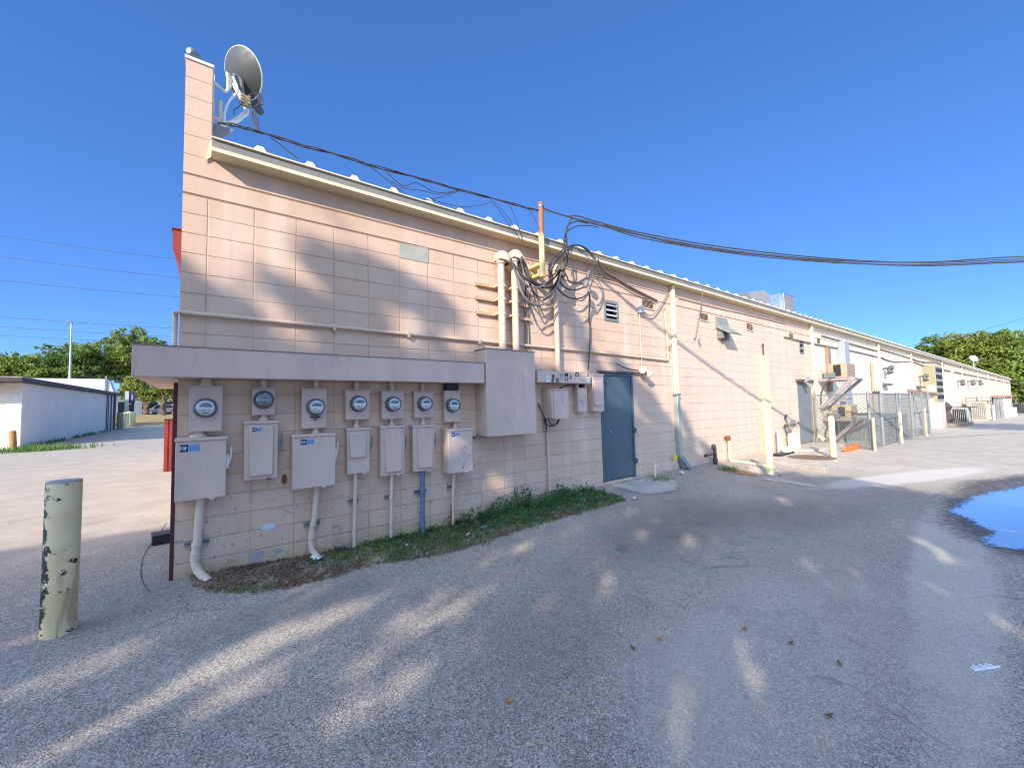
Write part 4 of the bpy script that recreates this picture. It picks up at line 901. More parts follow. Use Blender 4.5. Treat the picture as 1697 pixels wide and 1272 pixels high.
c = Vector((P(1316, 738, -.2).x, -.2, .166)); s = MB(); s.lathe([(.16, 0), (.16, .34), (.14, .42), (.06, .45)], c, (0, 0, 1), 18); t = tag(s.build("white_drum", whitepvc, loc=c), "white plastic drum standing beside the grey door", "drum")
# tangle of hose taps on the wall by the grey door
lines = [[(1301, 688, -.03), (1305, 700, -.05), (1309, 710, -.08), (1315, 725, -.1)], [(1300, 705, -.03), (1310, 702, -.08), (1322, 701, -.1)], [(1309, 699, -.1), (1318, 697, -.1)], [(1301, 706, -.04), (1306, 716, -.08), (1312, 712, -.05)], [(1304, 712, -.04), (1306, 722, -.06), (1308, 720, -.07)]]
t = wire_thing("tap_manifold", "dark tangle of small pipes and taps on the wall beside the grey door", "pipes", lines, .024, galvpaint, part="branch_pipe")
s = MB()
for q in ((1301, 689), (1300, 705), (1321, 701), (1314, 703), (1306, 721)): c = P(q[0], q[1], -.08); s.lathe([(.02, 0), (.045, .03), (.02, .07)], c, (0, -1, .3), 8)
s.build("tap", dk, t)
c = P(1333, 630, -.1); t = thing("door_lamp", "small twin headed lamp on the wall above the grey door", "lamp", c)
s = MB(); s.lathe([(.05, 0), (.05, .03)], (c.x, -.003, c.z), (0, -1, 0), 12); s.tube([(c.x, -.02, c.z), (c.x, -.1, c.z - .04)], .02, 8); s.build("base", galvpaint, t)
for ax in ((.8, -.5, .4), (.6, -.4, -.6)): s = MB(); s.lathe([(.03, 0), (.05, .1), (.085, .2)], (c.x, -.1, c.z - .04), ax, 12); s.build("lamp_head", galvpaint, t)
# ================================================================== CABLES
K7 = lambda x, y, Y: P(760 + x / 4.71, 330 + y / 4.71, Y)
def bundle(name, label, lists, r, m, group=None, n=7, part="cable"):
    t = thing(name, label, "cables", lists[0][0], group)
    for i, l in enumerate(lists):
        s = MB(); s.tube(bez(l, n), r * (1 - .12 * (i % 3)), 7); s.build(part, m if i % 3 else cablemat, t)
    return t
W1 = lambda pts, Y0=-.3, dy=.0: [K7(x, y, Y0 + dy * math.sin(i * 1.7)) for i, (x, y) in enumerate(pts)]
bundle("drip_loop_cables", "grey bundle of slack cables looping from the twin weatherheads to the tape wrapped splice", [
    W1([(405, 465), (440, 520), (490, 590), (560, 640), (640, 685), (720, 688), (770, 640), (800, 575), (812, 520)], -.28, .05),
    W1([(400, 470), (445, 545), (480, 610), (540, 675), (620, 690), (700, 640), (760, 570), (800, 525)], -.33, .04),
    W1([(480, 460), (505, 560), (530, 660), (565, 745), (620, 770), (690, 758), (750, 700), (790, 620), (808, 560)], -.3, .05),
    W1([(490, 450), (535, 540), (550, 640), (590, 735), (650, 768), (715, 735), (770, 650), (805, 570)], -.25, .04),
    W1([(410, 480), (450, 590), (485, 710), (535, 795), (600, 828), (680, 812), (740, 752), (782, 655), (806, 560)], -.3, .05),
    W1([(415, 475), (458, 610), (500, 735), (565, 812), (650, 822), (720, 780), (768, 690), (800, 570)], -.36, .04),
    W1([(495, 455), (500, 520), (540, 600), (620, 660), (690, 660), (750, 610), (800, 545)], -.22, .03),
], .0155, cablegrey)
s = MB()
for k, (x, y, r) in enumerate(((790, 540, .06), (800, 535, .05), (815, 580, .045), (812, 530, .055))): s.lathe([(r * .5, -r * 1.3), (r, -r * .4), (r * .9, r * .5), (r * .4, r * 1.4)], K7(x, y, -.3 - .02 * k), (.4, 0, 1), 12)
tag(s.build("cable_splice", simple("tape_wrap", lin(92, 84, 70), .7, var=.4, scale=30, bump=.5), loc=K7(800, 540, -.3)), "lumpy tape wrapped splice where all the service cables meet", "splice")
bundle("service_loop", "arching cables rising from the splice over the gutter to the overhead line", [
    W1([(812, 520), (835, 420), (825, 330), (838, 240), (880, 150)], -.32, .02),
    W1([(825, 520), (852, 420), (845, 320), (850, 215), (920, 172), (1010, 190)], -.34, .02),
    W1([(830, 500), (858, 400), (828, 300), (850, 250), (930, 210), (1030, 208), (1090, 222)], -.33, .02),
    W1([(705, 560), (728, 480), (790, 412), (880, 362), (960, 370), (1030, 430), (1065, 490), (1035, 560), (1018, 600)], -.4, .03),
    W1([(715, 575), (755, 500), (820, 420), (920, 358), (1000, 388), (1055, 450), (1078, 510), (1060, 600), (1020, 705)], -.36, .03),
    W1([(845, 520), (850, 440), (815, 380), (830, 310), (850, 220)], -.3, .02),
], .013, cablemat)
bundle("branch_loops", "darker loose cable loops right of the splice, spliced to the dropping cable", [
    W1([(800, 570), (790, 640), (830, 690), (900, 708), (970, 690), (995, 662)], -.25, .03),
    W1([(795, 590), (775, 690), (830, 750), (900, 776), (970, 765), (1020, 722)], -.3, .03),
    W1([(820, 560), (845, 600), (865, 645), (920, 657), (975, 625), (1012, 598)], -.2, .02),
    W1([(800, 560), (760, 650), (700, 760), (660, 790)], -.2, .02),
], .014, cablemat)
s = MB()
for (x, y, r) in ((995, 662, .05), (1018, 590, .05), (1020, 718, .035)): s.lathe([(r * .5, -r * 1.4), (r, -r * .7), (r, r * .7), (r * .5, r * 1.4)], K7(x, y, -.26), (.3, 0, 1), 10)
tag(s.build("splice_boots", simple("boot_grey", lin(120, 122, 124), .6), loc=K7(1018, 600, -.26)), "grey splice boots on the branch cables beside the window", "splice")
tag((lambda s: (s.tube(bez([K7(1020, 720, -.24), K7(1024, 800, -.12), K7(1017, 950, -.06), P(978, 540, -.045), P(977, 580, -.06), P(974.5, 613, -.1)], 7), .014, 8), s.build("drop_cable", cablemat, loc=P(974.5, 613, -.1)))[-1])(MB()), "single dark cable running straight down to the stickered trough", "cable")
tag((lambda s: (s.tube(bez([P(872, 470, -.1), P(870, 500, -.05), P(871, 540, -.03), P(872, 578, -.03)], 6), .012, 8), s.tube(bez([P(880, 480, -.1), P(876, 520, -.03), P(878, 580, -.03)], 6), .008, 8), s.build("down_leads", cablemat, loc=P(872, 578, -.03)))[-1])(MB()), "pair of thin leads running down the wall right of the twin conduits", "cable")
tag((lambda s: (s.tube(bez([K7(1085, 470, -.2), P(1000, 448, -.1), P(1020, 460, -.035), P(1050, 478, -.03), P(1085, 496, -.03), P(1089, 499, -.03)], 6), .02, 8), s.tube(bez([P(985, 452, -.08), P(1020, 466, -.045), P(1050, 483, -.04), P(1086, 500, -.035)], 6), .013, 8), s.build("wall_lead", simple("brown_cable", lin(128, 110, 100), .7), loc=P(1085, 496, -.03)))[-1])(MB()), "brown cable slanting across the wall from the splices towards the vent", "cable")
# overhead line from the mast away to the right
A_, B_ = (4.7, -.3), (13.1, -4.9)
VV = lambda x, y: V(x, y, A_, B_)
far_ = Vector((30, -14.1, 6.2))
def ext(pts):
    q = pts[-1]; out = pts[:]
    for k in range(1, 7): t = k / 6; out.append(q.lerp(far_, t) - Vector((0, 0, 1)) * (.5 * math.sin(PI * t) * (1 - t)))
    return out
bundle("overhead_cables", "sagging black overhead cable bundle leaving the mast towards the right", [
    ext([VV(899, 345), VV(922, 353), VV(946, 360), VV(985, 371), VV(1050, 387), VV(1150, 406), VV(1260, 421), VV(1400, 432), VV(1540, 434), VV(1697, 425)]),
    ext([VV(944, 358), VV(958, 358), VV(985, 366), VV(1050, 383), VV(1150, 402), VV(1260, 417), VV(1400, 430), VV(1540, 435), VV(1697, 429)]),
    ext([VV(948, 362), VV(985, 369), VV(1050, 391), VV(1150, 410), VV(1260, 425), VV(1400, 436), VV(1540, 438), VV(1697, 432)]),
    ext([VV(1000, 372), VV(1050, 386), VV(1150, 409), VV(1260, 422), VV(1400, 435), VV(1540, 440), VV(1697, 434)]),
], .0125, cablemat, n=6)
# line along the roof edge from dish to mast
A2, B2 = (.47, -.06), (4.7, -.3)
V2 = lambda x, y: V(x, y, A2, B2)
def sp(pts, amp, ph):
    out = bez(pts, 10); return [q + Vector((0, math.cos(i * .34 + ph) * amp, math.sin(i * .34 + ph + noise.noise(q * 3)) * amp)) for i, q in enumerate(out)]
ln = [V2(361, 204), V2(400, 210), V2(440, 222), V2(500, 240), V2(560, 257), V2(620, 275), V2(700, 297), V2(780, 319), V2(850, 338), V2(893, 349)]
bundle("dish_cables", "twisted black cable pair strung above the eave from the dish to the mast", [sp(ln, .012, 0), sp(ln, .011, PI), sp([q + Vector((0, 0, -.006)) for q in ln], .012, 1.4)], .0075, cablemat, n=2)
bundle("loose_roof_wires", "thin loose wires drooping over the roof edge below the twisted cable", [
    [V2(612, 275), V2(640, 297), V2(680, 326), V2(715, 330), V2(760, 317)], [V2(648, 300), V2(670, 312), V2(700, 316), V2(730, 322), V2(765, 314)],
    [V2(715, 331), V2(760, 342), V2(790, 341), V2(815, 335)], [V2(640, 285), V2(668, 308), V2(690, 303), V2(720, 318), V2(750, 318)],
    [V2(812, 330), V2(835, 360), V2(852, 385), V2(868, 402)], [V2(818, 333), V2(845, 365), V2(858, 392)], [V2(845, 340), V2(858, 372), V2(866, 400)], [V2(876, 346), V2(885, 360), V2(893, 380)],
], .0055, cablemat)
tag((lambda s: (s.tube([V2(449, 228), V2(495, 264)], .006, 6), s.build("guy_wire", cablemat, loc=V2(495, 264)))[-1])(MB()), "short straight wire from the twisted cable down to the roof edge", "wire")
# utility lines far left
t = thing("power_lines", "parallel utility wires crossing the sky left of the building", "power lines", (-60, 70, 12))
DD = 55
def far(px, py, D): return CC + ray(px, py) * D
for (ya, yb, r) in ((387, 428, .028), (422, 458, .028), (461, 490, .03), (522, 542, .028), (538, 556, .024), (553, 566, .024), (590, 598, .02), (600, 604, .02)):
    a = far(-160, ya - (yb - ya) * .5, DD); b = far(420, yb + (yb - ya) * .42, DD * 1.0)
    s = MB(); s.tube([a.lerp(b, i / 14) - Vector((0, 0, .8 * math.sin(PI * i / 14) * .35)) for i in range(15)], r, 5); s.build("wire", cablemat, t)
a = far(1500, 574, 70); b = far(1760, 508, 50)
s = MB(); s.tube([a.lerp(b, i / 10) - Vector((0, 0, .5 * math.sin(PI * i / 10))) for i in range(11)], .022, 5)
tag(s.build("power_line", cablemat, loc=a), "lone thin wire crossing the sky above the trees on the right", "wire")

# ================================================================== ON THE ROOF
# grey dish on its curved mast
t = thing("satellite_dish", "large grey satellite dish on a curved white mast beside the tall parapet", "satellite dish", (.55, .25, 4.5))
dc = V(403, 122, (0, .45), (1, .45)); op = Vector((.72, .50, .42)).normalized()
side = op.cross(Vector((.25, -.1, 1))).normalized(); up = side.cross(op).normalized()
s = MB(); rx, rz = .265, .265; nr, na = 8, 48; dep = .075
for sgn, off in ((0, 0), (1, .014)):
    for i in range(1, nr + 1):
        q = i / nr
        for k in range(na):
            a = 2 * PI * k / na; s.v.append(dc + side * (math.cos(a) * rx * q) + up * (math.sin(a) * rz * q) + op * (dep * (q * q - 1) + off))
    s.v.append(dc + op * (-dep + off))
for L in range(2):
    o = L * (nr * na + 1); c0 = o + nr * na
    for k in range(na): s.f.append([c0, o + k, o + (k + 1) % na])
    for i in range(nr - 1):
        for k in range(na): s.f.append([o + i * na + k, o + (i + 1) * na + k, o + (i + 1) * na + (k + 1) % na, o + i * na + (k + 1) % na])
o2 = nr * na + 1
for k in range(na): s.f.append([(nr - 1) * na + k, o2 + (nr - 1) * na + k, o2 + (nr - 1) * na + (k + 1) % na, (nr - 1) * na + (k + 1) % na])
s.build("reflector", dishgrey, t)
s = MB(); s.tube([dc + side * (math.cos(2 * PI * k / 48) * rx) + up * (math.sin(2 * PI * k / 48) * rz) + op * .007 for k in range(48)], .009, 8, closed=True); s.build("rim", simple("pale_rim", lin(196, 196, 188), .4), t)
bk = dc - op * dep - up * .10
fr = Matrix((( side.x, up.x, op.x, bk.x), (side.y, up.y, op.y, bk.y), (side.z, up.z, op.z, bk.z), (0, 0, 0, 1)))
s = MB(); s.prism([fr @ Vector(q) for q in ((-.085, -.15, -.02), (.07, -.15, -.02), (.085, .0, -.02), (.04, .06, -.02), (-.03, .075, -.02), (-.085, .03, -.02))], -op * .03)
s.box(-.04, -.025, -.08, .06, -.09, -.02, fr); s.box(.025, .04, -.08, .06, -.09, -.02, fr); s.build("back_bracket", galvpaint, t, bevel=.004)
s = MB(); s.tube([fr @ Vector((0, -.02, -.06)), fr @ Vector((0, .05, -.14)), fr @ Vector((-.01, -.1, -.16))], .02, 8); s.build("pivot", whitepaint, t)
m0 = V(362, 207, (0, .2), (1, .2)); pts = [m0, V(385, 203, (0, .25), (1, .25)), V(402, 192, (0, .3), (1, .3)), V(408, 180, (0, .33), (1, .33)), fr @ Vector((0, -.02, -.09))]
s = MB(); s.tube(bez(pts, 8), .026, 12); s.build("mast", whitepaint, t)
s = MB(); s.tube([Vector((.43, .3, V(352, 136, (0, .3), (1, .3)).z)), V(373, 153, (0, .35), (1, .35)), fr @ Vector((-.1, -.05, -.03))], .016, 8); s.box(.4215, .435, .24, .36, V(352, 136, (0, .3), (1, .3)).z - .05, V(352, 136, (0, .3), (1, .3)).z + .05); s.build("side_strut", whitepaint, t)
s = MB(); s.tube(bez([fr @ Vector((0, .03, -.08)), V(394, 150, (0, .25), (1, .25)), V(380, 168, (0, .2), (1, .2)), V(373, 185, (0, .15), (1, .15)), V(372, 203, (0, .1), (1, .1))], 6), .012, 8); s.build("white_lead", whitepvc, t)
s = MB(); arm0 = dc - up * rz; lnb = V(426, 174, (0, .62), (1, .62)); s.tube([fr @ Vector((0, -.2, -.02)), arm0 + op * .05, lnb], .014, 8); s.build("feed_arm", galvpaint, t)
s = MB(); s.lathe([(.03, 0), (.045, .03), (.045, .1), (.03, .14)], lnb - Vector((.05, 0, 0)), (.8, .2, -.5), 12); s.box(lnb.x - .06, lnb.x + .02, lnb.y - .05, lnb.y + .05, lnb.z - .03, lnb.z + .05); s.build("receiver_head", simple("receiver_dark", lin(84, 92, 106), .5), t)
c = V(407, 168, (0, .2), (1, .2)); s = MB(); s.box(c.x - .05, c.x + .05, c.y - .02, c.y + .02, c.z - .06, c.z + .06)
for i in range(3):
    for j in (-.03, .03): s.lathe([(.014, 0), (.014, .03)], (c.x + j, c.y - .02, c.z - .035 + i * .035), (0, -1, 0), 8)
s.build("splitter", simple("splitter_brass", lin(168, 150, 110), .45, .5), t)
s = MB()
for k in range(4): s.tube(bez([c + Vector((.02, -.03, .05)), c + Vector((.08 + k * .015, -.04, .1 + k * .01)), c + Vector((.13 + k * .012, -.03, .02)), c + Vector((.08, -.02, -.05)), c + Vector((.06 + k * .02, -.05, -.2)), V2(428, 219)], 6), .006, 6)
s.tube(bez([fr @ Vector((-.05, -.1, -.05)), V(398, 172, (0, .2), (1, .2)), V(392, 180, (0, .2), (1, .2)), V(388, 182, (0, .2), (1, .2)), V(388, 190, (0, .2), (1, .2))], 6), .005, 6); s.build("lead_coil", cablemat, t)
s = MB(); s.prism([(.43, .1, m0.z - .06), (.62, .1, m0.z - .06), (.5, .1, m0.z - .2), (.43, .1, m0.z - .2)], (0, .02, 0)); s.build("foot_plate", galvpaint, t)
s = MB(); s.box(.35, .6, .0, .35, ZT + .16, m0.z - .2); 
b0 = V(355, 196, (0, .12), (1, .12)); s = MB(); s.tube(elbow([(.4215, .12, b0.z), (.50, .12, b0.z), V(364, 183, (0, .12), (1, .12)), V(365, 168, (0, .12), (1, .12))], .05), .022, 10); tag(s.build("roof_vent_pipe", simple("pale_pipe", lin(206, 198, 180), .5), loc=(.45, .12, b0.z)), "short bent pale pipe sticking out of the parapet below the dish strut", "pipe")
c = Vector((.27, .06, 5.255)); s = MB(); s.lathe([(.03, 0), (.035, .02), (.03, .05)], c, (0, 0, 1), 10); s.lathe([(.035, -.04), (.04, 0), (.045, .06), (.03, .08)], c + Vector((0, 0, .07)), (-.5, -.6, -.1), 12); tag(s.build("parapet_lamp", simple("lamp_grey", lin(120, 128, 136), .5, .3), loc=c), "small grey lamp head on top of the tall parapet", "lamp")
# roof-top air unit
t = thing("rooftop_unit", "galvanised rooftop air unit with a sloping intake hood above the eave", "air unit", (17, 2.2, 4.4))
Yh = 1.5
a = P(1255, 484, Yh); b = P(1272, 480, Yh); c = P(1283, 506, Yh); e = P(1310, 486, Yh); f_ = P(1317, 486, Yh); zl = 4.3
zt1 = P(1298, 486, Yh).z
xa = P(1240, 484, Yh).x; xb = P(1268, 481, Yh).x; xc = P(1299, 486, Yh).x; xd = P(1316, 486, Yh).x
ztop = P(1268, 481, Yh).z
s = MB(); s.box(xc, xd, Yh, Yh + 1.6, zl, P(1299, 485, Yh).z); s.build("unit_box", galv, t, bevel=.01)
s = MB(); s.box(xb + .3, xc - .003, Yh + .1, Yh + 1.5, zl, P(1290, 490, Yh).z); s.build("duct", simple("bright_galvanised", lin(176, 190, 196), .4, .5, var=.12, scale=4), t)
zz = P(1240, 484, Yh).z
s = MB(); s.prism([(xa, Yh, zz), (xb, Yh, ztop), (xb + .35, Yh, ztop - .2), (xb + .75, Yh, zl), (xb + .6, Yh, zl), (xa + .25, Yh, zz - .22)], (0, 1.5, 0)); s.build("intake_hood", simple("dull_hood", lin(150, 150, 142), .6, .2, var=.1, scale=5), t, smooth=False)
s = MB(); s.box(xc + .04, xd - .04, Yh - .012, Yh - .002, zl + .3, P(1299, 485, Yh).z - .08); s.build("access_panel", galvpaint, t)
# small white dish far along the roof
q = P(1613, 600, .3); dz = P(1613, 596, .3).z
t = thing("satellite_dish", "small white dish on a thin pole far along the roof", "satellite dish", (q.x, .3, 4.3))
s = MB(); s.tube([(q.x, .3, 4.3), (q.x, .3, dz)], .035, 8); s.build("pole", whitepaint, t)
rr = .43
s = MB(); s.lathe([(.02, .0), (.22, .03), (.36, .08), (.35, .09), (.21, .045), (.02, .02)], (q.x, .28, dz + .1), (-.75, -.6, .45), 24); s.build("reflector", simple("dish_offwhite", lin(190, 192, 190), .5), t)
s = MB(); s.tube([(q.x, .28, dz - .5), (q.x - .7, -.3, dz)], .035, 6); s.build("feed_arm", galv, t)
# ================================================================== YARD BEHIND THE SHOPS
def post(name, label, x, y, z1, r, m, cat="bollard", group=None, dome=True, lean=(0, 0), extra=None):
    z = zgb(x, y)
    s = MB(); s.lathe([(r, -.05), (r, z1 - z), (r * .93, z1 - z + .012), (r * .55, z1 - z + .03)] if dome else [(r, -.05), (r, z1 - z - .006), (r * .96, z1 - z + .002), (r * .5, z1 - z + .006)], (x, y, z), (lean[0], lean[1], 1), 28)
    return tag(s.build(name, m, loc=(x, y, z)), label, cat, group)
# scarred bollard near the camera
gb = G(97, 1047); post("bollard", "tall yellow bollard with black scrapes standing alone in the foreground on the left", gb.x, gb.y, zgb(gb.x, gb.y) + 1.105, .096, bollm, dome=False)
gp = G(1276, 787); zt_ = V(1270, 586, (gp.x - 1, gp.y + .7), (gp.x + 1, gp.y - .7)).z
post("bollard", "cream yellow bollard with a brown scraped side, before the tall wall pipe and the slab", gp.x, gp.y, V(1271, 700, (gp.x - 1, gp.y + .7), (gp.x + 1, gp.y - .7)).z, .072, creamyellow)
z = zgb(gp.x, gp.y)
s = MB(); s.prism([(gp.x - .14, gp.y - .14, z - .02), (gp.x + .14, gp.y - .14, z - .02), (gp.x + .14, gp.y + .14, z - .02), (gp.x - .14, gp.y + .14, z - .02)], (0, 0, .05)); struct(s.build("bollard_footing", concretegrey))
a = P(1262.5, 588, -.1); b = P(1273, 588, -.1)
t = thing("wall_pipe", "tall boxed cream pipe on the wall behind the slab, thin rod on top", "pipe", ((a.x + b.x) / 2, -.05, .1))
s = MB(); s.box(a.x, b.x, -.1, -.001, .0, a.z); s.build("pipe_box", creamyellow, t, bevel=.02)
xm = (a.x + b.x) / 2 + .03; zr = P(1269, 572, -.05).z; s = MB(); s.tube([(xm, -.05, a.z), (xm, -.05, zr)], .016, 8); s.lathe([(.02, 0), (.035, .02), (.02, .06)], (xm, -.05, zr - .03), (0, 0, 1), 8); s.build("rod", dk, t)
gq = G(1382, 763); post("bollard", "slim cream yellow bollard standing at the corner of the slab before the fence", gq.x, gq.y, V(1381, 691, (gq.x - 1, gq.y + .7), (gq.x + 1, gq.y - .7)).z, .066, creamyellow)
c = Vector((13.0, -1.15, .106)); a = []
s = MB(); s.lathe([(.52, 0), (.52, .008), (.49, .012), (.44, .008)], c, (0, 0, 1), 36); tag(s.build("manhole_cover", simple("brown_iron", lin(112, 92, 76), .75, var=.15, scale=14, bump=.4), loc=c), "round brown iron cover set in the concrete slab", "manhole cover")

# chain-link enclosure
FX0, FX1, FY, FH = 16.9, 26.3, -1.5, 1.75
t = thing("chain_link_fence", "grey chain link fence enclosing the air conditioning units", "fence", (FX0, FY, 0))
def mesh_panel(p, q, z0, z1):
    d = Vector((q[0] - p[0], q[1] - p[1], 0)); L = d.length; d.normalize(); H = z1 - z0; st = .072; s = MB(); n = Vector((-d.y, d.x, 0)); w_ = .0054
    def seg(u0, v0, u1, v1, o):
        a = Vector((p[0], p[1], z0)) + d * u0 + Vector((0, 0, v0)) + n * o; b = Vector((p[0], p[1], z0)) + d * u1 + Vector((0, 0, v1)) + n * o
        s.tube([a, b], w_, 3, cap=False)
    k = -H
    while k < L:
        u0, v0 = (k, 0) if k >= 0 else (0, -k); u1, v1 = (k + H, H) if k + H <= L else (L, L - k)
        if u1 - u0 > .02: seg(u0, v0, u1, v1, .002); seg(L - u0, v0, L - u1, v1, -.002)
        k += st * math.sqrt(2)
    return s
runs = [((FX0, -.12), (FX0, FY)), ((FX0, FY), (18.3, FY)), ((18.3, FY), (23.0, FY + .04)), ((23.0, FY + .04), (FX1, FY)), ((FX1, FY), (FX1, -.1))]
for i, (p, q) in enumerate(runs):
    zb = .04; s = mesh_panel(p, q, zb, FH - .03); s.build("wire_mesh", galvpaint, t, smooth=False, solid=False)
s = MB()
for p, q in runs: s.tube([(p[0], p[1], FH), (q[0], q[1], FH)], .021, 8)
s.tube([(18.3, FY, FH * .52), (20.6, FY, FH * .53)], .014, 6); s.tube([(23.0, FY, FH * .56), (FX1, FY, FH * .56)], .018, 6); s.tube([(21.2, FY, FH - .05), (20.75, FY, .95)], .01, 5); s.tube([(23.3, FY, FH - .05), (24.8, FY, .3)], .01, 5); s.build("top_rail", galv, t)
for x, y, r in ((FX0, -.12, .025), (FX0, FY, .038), (18.3, FY, .05), (20.65, FY + .02, .03), (21.1, FY + .02, .03), (23.0, FY + .03, .042), (23.55, FY + .02, .022), (24.9, FY, .022), (FX1, FY, .045)):
    s = MB(); s.lathe([(r, -.1), (r, FH + .03), (r * .8, FH + .05), (r * .3, FH + .075)], (x, y, zgb(x, y)), (0, 0, 1), 12); s.build("post", galvpaint, t)
s = MB()
for k in range(7): c = Vector((17.4 + k * .13, FY - .02, FH + .02)); s.tube(bez([c + Vector((-.06, 0, 0)), c + Vector((0, -.02, .05 + .03 * (k % 2))), c + Vector((.07, .02, .0))], 4), .012, 6)
s.build("chain_wrap", dk, t)
for i, (x, y, h, l) in enumerate(((16.75, -1.62, 1.02, "scarred cream wood post beside the near corner of the fence"), (20.0, -1.66, 1.12, "cream wood post before the middle of the chain link fence"), (24.2, -1.68, 1.15, "weathered brown wood post before the far end of the chain link fence"))):
    z = zgb(x, y); s = MB(); s.box(x - .032, x + .032, y - .032, y + .032, z - .05, z + h); tag(s.build("guard_post", [woodm, simple("cream_post", lin(214, 194, 158), .7, dirt=.15), woodm][i], loc=(x, y, z), bevel=.006), l, "post", "guard posts along the chain link fence")
bd = G(1400, 746); s = MB(); s.box(15.5, 16.95, -1.22, -1.17, .02, .2); tag(s.build("orange_board", orangewood, loc=(16.2, -1.2, .02)), "orange brown board standing on edge at the foot of the fence", "board")
# wall air conditioners on steel brackets
def acset(pxb, pxf, pxr, pyt, pyb, label, label2):
    x0, y0 = left_face(pxb, -.3, pxf); y1 = -.3; x1_ = P(pxr, pyb, y0).x
    zt_ = V(pxf, pyt, (x0, 0), (x0, -1)).z; zb = V(pxf, pyb, (x0, 0), (x0, -1)).z; w_ = x1_ - x0; h_ = zt_ - zb; d_ = y1 - y0
    t = thing("wall_air_conditioner", label, "air conditioner", (x0, y0 / 2, zb), "wall air conditioners on brackets")
    s = MB(); s.box(x0, x1_, y0, y1, zb, zt_); s.build("casing", acbeige, t, bevel=.008)
    s = MB(); s.box(x0 - .006, x0 - .0005, y0 + d_ * .3, y0 + d_ * .68, zb + .06, zt_ - .05); s.build("coil_opening", darkcoil, t)
    s = MB()
    for i in range(8): s.box(x0 + .06, x1_ - .06, y0 - .008, y0 - .0005, zb + .08 + i * h_ * .1, zb + .08 + i * h_ * .1 + .02)
    s.build("front_grille", simple("tan_grille", lin(150, 132, 108), .6, scale=8), t)
    s = MB(); s.box(x0 - .03, x0 - .001, y1 - .22, y1 + .1, zb + .02, zb + h_ * .38); s.build("junction", stickgrey, t)
    s = MB(); s.tube(bez([(x0 - .02, y1 - .1, zb + .03), (x0 - .08, y1 + .05, zb - .2), (x0 - .05, -.1, zb - .5), (x0 + .05, -.04, zb - .9)], 5), .02, 6); s.build("hose", dk, t)
    u = thing("steel_bracket", label2, "bracket", (x0, y0 / 2, zb - .1), "steel brackets under the wall air conditioners")
    for x in (x0, x1_ - .05):
        s = MB(); s.box(x, x + .05, y0 - .2, -.001, zb - .09, zb - .004)
        s.prism([(x + .005, y0 - .18, zb - .0905), (x + .005, y0 - .02, zb - .0905), (x + .005, -.001, zb - 1.02), (x + .005, -.001, zb - 1.16)], (.045, 0, 0))
        s.build("frame", simple("rusty_angle_iron", lin(156, 142, 136), .7, var=.15, scale=6, dirt=.4, dirtcol=lin(110, 74, 54)), u, smooth=False)
    s = MB(); s.box(x0 + .05, x1_ - .05, y0 - .19, y0 - .13, zb - .08, zb - .02); s.build("cross_bar", galvpaint, u)
    return t
acset(1373, 1405, 1418, 600.5, 625, "upper tan air conditioner on a bracket above the fence", "slanting steel bracket holding the upper air conditioner")
acset(1376, 1407, 1422, 671, 693, "lower tan air conditioner on a bracket behind the chain link", "slanting steel bracket holding the lower air conditioner")
x0, yf = left_face(1391, -.001, 1404); x1_ = P(1409, 600, yf).x; zt2 = P(1391, 567, -.001).z
t = thing("wall_duct", "tall grey metal duct rising against the wall above the upper air conditioner", "duct", (x0, yf / 2, .6))
s = MB(); s.box(x0, x1_, yf, -.001, .6, zt2); s.build("duct_body", simple("pale_duct", lin(164, 170, 174), .5, .3, var=.06, scale=3, streak=True), t, bevel=.01)
for z in (1.6, 2.5): s = MB(); s.box(x0 - .01, x1_ + .01, yf - .01, -.0015, z, z + .04); s.build("seam", galv, t)
x0, yf = left_face(1370.5, -.001, 1376); x1_ = P(1378, 600, yf).x; zt2 = P(1371, 576, -.001).z
s = MB(); s.box(x0, x1_, yf, -.001, 1.9, zt2); tag(s.build("brown_duct", simple("brown_box", lin(150, 124, 102), .6, scale=4), loc=(x0, yf / 2, 1.9), bevel=.006), "narrow brown vertical box on the wall beside the tall grey duct", "duct")
# condensers inside the fence
def condenser(x, y, w_, d_, h_, m, label, group, zoff=.06, dark=True):
    z = zg(x, y); t = thing("condenser_unit", label, "air conditioner", (x + w_ / 2, y + d_ / 2, z), group)
    s = MB(); s.box(x - .06, x + w_ + .06, y - .06, y + d_ + .06, z - .03, z + zoff); s.build("base_pad", concretegrey, t)
    s = MB(); s.box(x, x + w_, y, y + d_, z + zoff, z + zoff + .05); s.box(x, x + w_, y, y + d_, z + zoff + h_ - .09, z + zoff + h_)
    for (u, v) in ((0, 0), (w_ - .05, 0), (0, d_ - .05), (w_ - .05, d_ - .05)): s.box(x + u, x + u + .05, y + v, y + v + .05, z + zoff + .05, z + zoff + h_ - .09)
    s.build("casing", m, t, smooth=False)
    s = MB(); s.box(x + .02, x + w_ - .02, y + .02, y + d_ - .02, z + zoff + .05, z + zoff + h_ - .091); s.build("coil", darkcoil if dark else galvpaint, t)
    s = MB(); n_ = 9
    for i in range(1, n_): s.box(x + i * w_ / n_ - .008, x + i * w_ / n_ + .008, y - .004, y + .012, z + zoff + .05, z + zoff + h_ - .09); s.box(x - .004, x + .012, y + i * d_ / n_ - .008, y + i * d_ / n_ + .008, z + zoff + .05, z + zoff + h_ - .09)
    s.build("coil_guard", m, t, smooth=False)
    s = MB(); s.lathe([(w_ * .38, 0), (w_ * .4, .02), (w_ * .3, .03)], (x + w_ / 2, y + d_ / 2, z + zoff + h_ + .0005), (0, 0, 1), 20); s.build("fan_guard", black, t)
    return t
